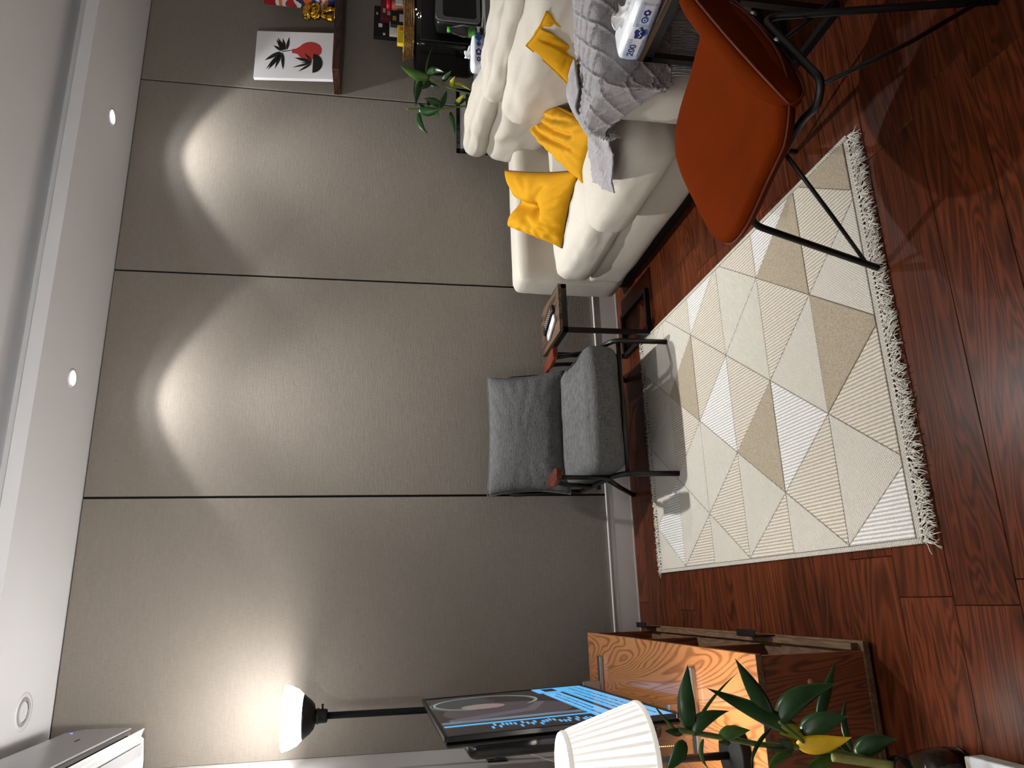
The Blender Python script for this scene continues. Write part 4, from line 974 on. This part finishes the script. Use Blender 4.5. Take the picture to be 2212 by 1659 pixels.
# ------------------------------------------------------------------ leaves and plants
def leaf_mesh(base, tip, wd, bend=(0, 0, 0), facing=None, droop=0, cup=.25, n=12):
    base, tip, bend = V(base), V(tip), V(bend); d = tip-base; L_ = d.length
    mid = (base+tip)/2+bend; face = V(facing) if facing else (CAM-mid).normalized()
    side = d.cross(face).normalized(); vs, fs = [], []
    ww = (-1, -.55, 0, .55, 1)
    for i in range(n+1):
        f = i/n; p = base*(1-f)**2+mid*2*f*(1-f)+tip*f*f if bend.length else base.lerp(tip, f)
        p = p-V((0, 0, droop*f*f)); pr = 2.6*(f+.02)**.55*(1-f)**1.12*.5*wd
        tw = side
        for q in ww: vs.append(p+tw*q*pr+face*(-cup*pr*(q*q)+.12*pr*math.sin(f*5+q)))
    for i in range(n):
        for k in range(4): a = i*5+k; fs.append((a, a+1, a+6, a+5))
    return pydata(vs, fs)
def plant(label, origin, stems, leaves, srad):
    t = thing('leafy_plant', label, 'plant', origin); O = -V(origin)
    for pts, m, r in stems: tube('cane', [p+O for p in spline(pts)], r, m, t, 8)
    for b, tp, wd, m, bend in leaves:
        me = leaf_mesh(b, tp, wd, bend); me.transform(Matrix.Translation(O)); o = obj('leaf', me, m, t, True); o.modifiers.new('t', 'SOLIDIFY').thickness = .0006
    return t
def zz1(zx, zy, Y): return atY(1160+zx/2.633, 1300+zy/2.633, Y)
PY = 1.76; px2m = 1.76/math.cos(.2)/FPX
stems = [([zz1(2030, 925, 1.70), zz1(1900, 900, 1.73), zz1(1600, 835, PY), zz1(1300, 815, PY), zz1(1100, 780, PY), zz1(900, 745, PY), zz1(800, 728, PY)], 'stem', .0065),
         ([zz1(2020, 935, 1.68), zz1(1820, 905, 1.70), zz1(1680, 885, 1.71)], 'stem2', .009),
         ([zz1(1560, 835, PY), zz1(1450, 740, PY-.02), zz1(1380, 680, PY-.03)], 'stem', .0045)]
LV = [((870, 735), (858, 355), 92, 'leaf', -.01, (-35, 0)), ((1330, 665), (1125, 320), 88, 'leaf', -.02, (10, 10)), ((1365, 672), (1712, 465), 118, 'leaf', -.05, (-75, -60)), ((1600, 665), (1697, 338), 58, 'leaf', .03, (0, 0)),
      ((1500, 745), (965, 490), 92, 'leaf', 0, (-10, -10)), ((880, 750), (1150, 395), 18, 'leaf2', .02, (-50, -20)), ((875, 748), (1095, 620), 80, 'leaf', -.02, (-60, -40)), ((1500, 735), (1772, 652), 112, 'leaf', -.06, (-5, -25)),
      ((1478, 815), (1792, 770), 92, 'leafy', -.07, (10, 30)), ((1808, 870), (2052, 780), 104, 'leaf', -.05, (-20, -40)), ((1790, 840), (1762, 538), 36, 'leaf', .02, (-60, 0)), ((838, 790), (738, 960), 72, 'leaf', -.02, (15, 20)),
      ((1035, 760), (1215, 730), 66, 'leaf2', -.02, (0, -10)), ((945, 780), (985, 960), 26, 'leaf2', -.01, (-60, 10)), ((1450, 850), (1315, 960), 46, 'leaf2', -.02, (-40, -10)), ((1690, 870), (1520, 960), 66, 'leaf2', -.03, (0, 0)),
      ((1330, 720), (1222, 960), 22, 'leaf', -.04, (-70, 0)), ((800, 735), (640, 550), 16, 'leaf2', .0, (10, 40)), ((1500, 740), (1360, 690), 52, 'leafyg', 0, (0, 0)), ((1470, 835), (1370, 780), 52, 'leaf', -.02, (0, 0)), ((830, 745), (725, 735), 40, 'leaf', -.01, (0, 0)),
      ((1100, 800), (1030, 800), 30, 'leaf2', -.01, (0, 0)), ((1540, 760), (1370, 745), 40, 'leafyg', .01, (0, 10)), ((1790, 870), (1650, 740), 26, 'leaf', .02, (0, 0)), ((1470, 830), (1290, 820), 30, 'leaf', -.03, (0, 30))]
leaves = []
for b, tp, wd, m, dy, bd in LV:
    B, T = zz1(*b, PY), zz1(*tp, PY+dy); mz = zz1((b[0]+tp[0])/2+bd[0], (b[1]+tp[1])/2+bd[1], PY+dy/2-.01)
    leaves.append((B, T, wd/2.633*px2m*1.12, m, mz-(B+T)/2))
plant('tall green leafy cane plant with one yellow leaf standing before the tv bench', (-.40, 1.68, .02), stems, leaves, .006)
# back plant
def zz2(zx, zy, Y): return atY(780+zx/4.878, zy/4.878, Y)
QY = 3.60; px2m2 = 4.25/FPX
stems = [([zz2(1330, 1000, QY), zz2(1180, 990, QY), zz2(950, 935, QY), zz2(850, 880, QY), zz2(700, 810, QY), zz2(640, 770, QY)], 'stem', .005), ([zz2(1330, 1090, QY), zz2(1180, 1105, QY), zz2(1000, 1130, QY), zz2(830, 1150, QY), zz2(600, 1150, QY), zz2(480, 1148, QY)], 'stem', .005)]
LV2 = [((720, 840), (400, 680), 95, 'leaf2', (0, 40)), ((690, 790), (880, 765), 75, 'leaf', (-20, -70)), ((855, 855), (955, 742), 55, 'leaf', (0, 0)), ((685, 795), (765, 480), 18, 'leaf', (-40, -20)), ((735, 860), (605, 942), 50, 'leaf', (10, 10)), ((735, 880), (828, 918), 44, 'leaf', (0, 20)),
       ((955, 920), (992, 802), 44, 'leafyg', (-30, 0)), ((965, 872), (1160, 960), 34, 'leafyg', (20, -30)), ((830, 1140), (905, 955), 60, 'leaf', (10, -20)), ((840, 1115), (660, 1035), 70, 'leaf', (10, -20)), ((635, 850), (575, 1125), 62, 'leaf', (-20, -30)), ((575, 830), (600, 1140), 14, 'leaf', (-55, 0)),
       ((605, 1165), (850, 1140), 85, 'leaf', (20, 40)), ((605, 1190), (715, 1425), 55, 'leaf', (-60, 20)), ((940, 1180), (992, 1420), 42, 'leaf', (10, 0)), ((1005, 1085), (1078, 1002), 46, 'leafyg', (0, 0)), ((1140, 1100), (1175, 990), 62, 'leaf', (0, 0)), ((990, 1095), (1125, 1035), 50, 'leaf', (0, 0)), ((770, 1180), (825, 1215), 44, 'leaf', (0, 20)), ((700, 1110), (800, 1040), 50, 'leaf', (-50, -20)), ((650, 1100), (640, 1135), 60, 'leaf', (-20, 0))]
leaves = []
for b, tp, wd, m, bd in LV2:
    dy = random.uniform(-.06, .0); dy = min(dy, -.07) if zz2(*tp, QY).x > 2.98 else dy; B, T = zz2(*b, QY), zz2(*tp, QY+dy); mz = zz2((b[0]+tp[0])/2+bd[0], (b[1]+tp[1])/2+bd[1], QY+dy/2)
    leaves.append((B, T, wd/4.878*px2m2*1.2, m, mz-(B+T)/2))
bp_ = zz2(1330, 1045, QY)
pl2 = plant('slender leafy cane plant behind the sofa before the picture frame', (bp_.x, QY, .60), stems, leaves, .005)
lathe('pot', [(.0001, 0), (.05, 0), (.06, .16), (.056, .16), (.0001, .14)], 'cream', pl2, center=(0, 0, -.02))
# stand that carries frame and plant behind the sofa
t = thing('console_stand', 'narrow white ledge cabinet behind the sofa arm under the picture frame', 'cabinet', ((pl_.x+pr_.x)/2, 3.79, 0))
box('body', (-w2-.03, -.06, 0), (w2+.02, .062, .578), 'whitegloss', t, .002, 1); box('top', (-w2-.035, -.065, .579), (w2+.025, .064, .598), 'cream', t, .002, 1)
t = thing('plant_stool', 'small white stool behind the sofa holding the leafy plant pot', 'stool', (bp_.x, QY, 0))
lathe('top', [(.0001, .555), (.06, .555), (.062, .563), (.06, .577), (.0001, .577)], 'whitegloss', t)
for k in range(3): tube('leg', [(.05*math.cos(k*2.1), .05*math.sin(k*2.1), .556), (.055*math.cos(k*2.1), .055*math.sin(k*2.1), .25), (.06*math.cos(k*2.1), .06*math.sin(k*2.1), .0)], .008, 'whitegloss', t)
# vase and box at the foot of the foreground plant
t = thing('vase', 'clear plastic vase with dark water holding the leafy canes', 'vase', (-.405, 1.68, .001))
lathe('shell', [(.0001, 0), (.04, 0), (.045, .01), (.047, .05), (.043, .1), (.034, .14), (.036, .17), (.034, .17), (.032, .14), (.041, .1), (.045, .05), (.043, .012), (.0001, .006)], 'glass', t, seg=32)
lathe('water', [(.0001, .008), (.041, .013), (.0435, .05), (.0395, .1), (.0001, .1)], mat('dark water', srgb(44, 38, 28), .2, noise_=(40, .5)), t, seg=32)
t = thing('storage_box', 'cream card box with raised lid edge on the floor by the vase', 'box', (-.47, 1.46, 0))
box('body', (-.13, -.17, 0), (.105, .15, .05), 'cream', t, .004, 2)
box('lid', (-.135, -.175, .05), (.110, .12, .062), 'tissuefilm', t, .004, 2)

# ------------------------------------------------------------------ rust chair in the foreground
CH = V((1.137, 1.776, 0)); LD = V((.89, .455, 0)).normalized(); FD = V((-LD.y, LD.x, 0))
chair = thing('dining_chair', 'rust orange leather chair with black rod legs standing at the rug corner', 'chair', CH, math.atan2(LD.y, LD.x))
# local: x = lateral (right of sitter is +x as seen from behind), y = forwards
def seat_outline(n=72):
    pts = []
    for i in range(n):
        a = 2*PI*i/n; c, s = math.cos(a), math.sin(a); e = .52
        x = .305*math.copysign(abs(c)**e, c); y = .25*math.copysign(abs(s)**e, s)
        x *= 1+.09*(y < 0)*(-y/.25); y2 = y-.225
        pts.append((x, y2+.02*(1-(x/.3)**2)*(y > 0)))
    return pts
so_ = seat_outline(); bm = bmesh.new(); rows = []
def seat_z(x, y): return .455+.20*x*x*1.1-.025*math.exp(-((x/.2)**2+((y+.25)/.2)**2))+.03*max(0, -y-.33)/.13
for sc, dz in ((.0, 0), (.3, 0), (.55, 0), (.75, 0), (.88, -.002), (.95, -.007), (.985, -.016), (1, -.028), (1.002, -.036), (.995, -.038), (1.0, -.041), (.99, -.05), (.94, -.062), (.6, -.068), (.0, -.068)):
    if sc == 0: rows.append([bm.verts.new((0, -.225, seat_z(0, -.225)+dz))]); continue
    rows.append([bm.verts.new((x*sc, -.225+(y+.225)*sc, seat_z(x*sc, -.225+(y+.225)*sc)+dz)) for x, y in so_])
for a, b in zip(rows, rows[1:]):
    n = len(so_)
    for i in range(n):
        if len(a) == 1: bm.faces.new((a[0], b[i], b[(i+1) % n]))
        elif len(b) == 1: bm.faces.new((a[i], a[(i+1) % n], b[0]))
        else: bm.faces.new((a[i], a[(i+1) % n], b[(i+1) % n], b[i]))
seat = obj('seat', frombm(bm), 'rust', chair, True)
bm = bmesh.new(); pts = [V((x*1.003, -.225+(y+.225)*1.003, seat_z(x, y)-.0385)) for x, y in so_]; tubebm(bm, pts+[pts[0]], .0032, 6, cap=False); obj('piping', frombm(bm), 'rustdark', seat, True)
# backrest: curved pad, lens shaped in elevation
bm = bmesh.new(); rows = []; NB = 48
def back_c(u):       # u -1..1 across: centre line position, half height
    x = .05+.347*math.sin(u*1.1)/math.sin(1.1); y = -.437+.018*u*u; h = .08*(max(0, 1-abs(u)**2.6))**.5+.004; zc = .488-.02*u*u+.012*u; return x, y, zc, h
def back_n(u): d = .01; a, b = back_c(u-d), back_c(u+d); t_ = V((b[0]-a[0], b[1]-a[1], 0)).normalized(); return V((t_.y, -t_.x, 0))   # points backwards
for i in range(NB+1):
    u = -1+2*i/NB; x, y, zc, h = back_c(u); nb = back_n(u); th = .034*(max(0, 1-abs(u)**4))**.5+.003; ring = []
    for k in range(20):
        a = 2*PI*k/20; ca, sa = math.cos(a), math.sin(a); pz = math.copysign(abs(sa)**.75, sa); py_ = math.copysign(abs(ca)**.6, ca)
        lean = .10*(pz*h)
        ring.append(bm.verts.new(V((x, y, zc+pz*h))+nb*(py_*th+lean)))
    rows.append(ring)
for a, b in zip(rows, rows[1:]):
    for k in range(20): bm.faces.new((a[k], a[(k+1) % 20], b[(k+1) % 20], b[k]))
bm.faces.new(rows[0][::-1]); bm.faces.new(rows[-1])
back = obj('backrest', frombm(bm), 'rust', chair, True)
bm = bmesh.new(); pt_, pb_ = [], []
for i in range(NB+1):
    u = -1+2*i/NB; x, y, zc, h = back_c(u); nb = back_n(u); th = .034*(max(0, 1-abs(u)**4))**.5+.003
    pt_.append(V((x, y, zc+h*.9))+nb*(th*.86+.09*h)); pb_.append(V((x, y, zc-h*.9))+nb*(th*.86-.09*h))
tubebm(bm, pt_+pb_[::-1]+[pt_[0]], .0032, 6, cap=False); obj('piping', frombm(bm), 'rustdark', back, True)
rl, rt_ = .0095, .0055
RZ = .405
FLc, RLc, RRc = V((-.285, -.02, .37)), V((-.325, -.462, RZ)), V((.05, -.475, .425))
tube('leg', fillet([V((-.32, .0, .012)), V((-.222, -.055, .388)), V((-.225, -.16, .384)), V((-.25, -.36, .384)), V((-.318, -.43, .40)), V((-.31, -.484, RZ+.008)), V((.055, -.484, .425)), V((-.185, -.65, 0))], .06), rl, 'metal', chair, 12)
tube('leg', fillet([V((.32, .0, 0)), V((.222, -.055, .388)), V((.225, -.16, .384)), V((.25, -.36, .384)), V((.3, -.455, RZ)), V((.24, -.65, 0))], .045), rl, 'metal', chair, 12)
tube('brace_rod', [V((-.311, -.005, .045)), V((-.285, -.13, .2)), V((-.24, -.275, .384))], rt_, 'metal', chair, 8)
tube('brace_rod', [V((.311, -.005, .045)), V((.285, -.13, .2)), V((.24, -.275, .384))], rt_, 'metal', chair, 8)
tube('brace_rod', [V((-.172, -.638, .035)), V((-.24, -.56, .2)), V((-.312, -.478, RZ))], rt_, 'metal', chair, 8)
tube('brace_rod', [V((.235, -.635, .035)), V((.08, -.55, .22)), V((-.07, -.466, .42))], rt_, 'metal', chair, 8)
for x in (-.085, .088):
    k = lathe('bolt', [(.0001, 0), (.009, 0), (.009, .004), (.006, .008), (.0001, .009)], 'screw', chair, seg=14); k.matrix_local = Matrix.Translation((x, -.478, .432)) @ Matrix.Rotation(PI/2, 4, 'X')
bpy.context.view_layer.update()
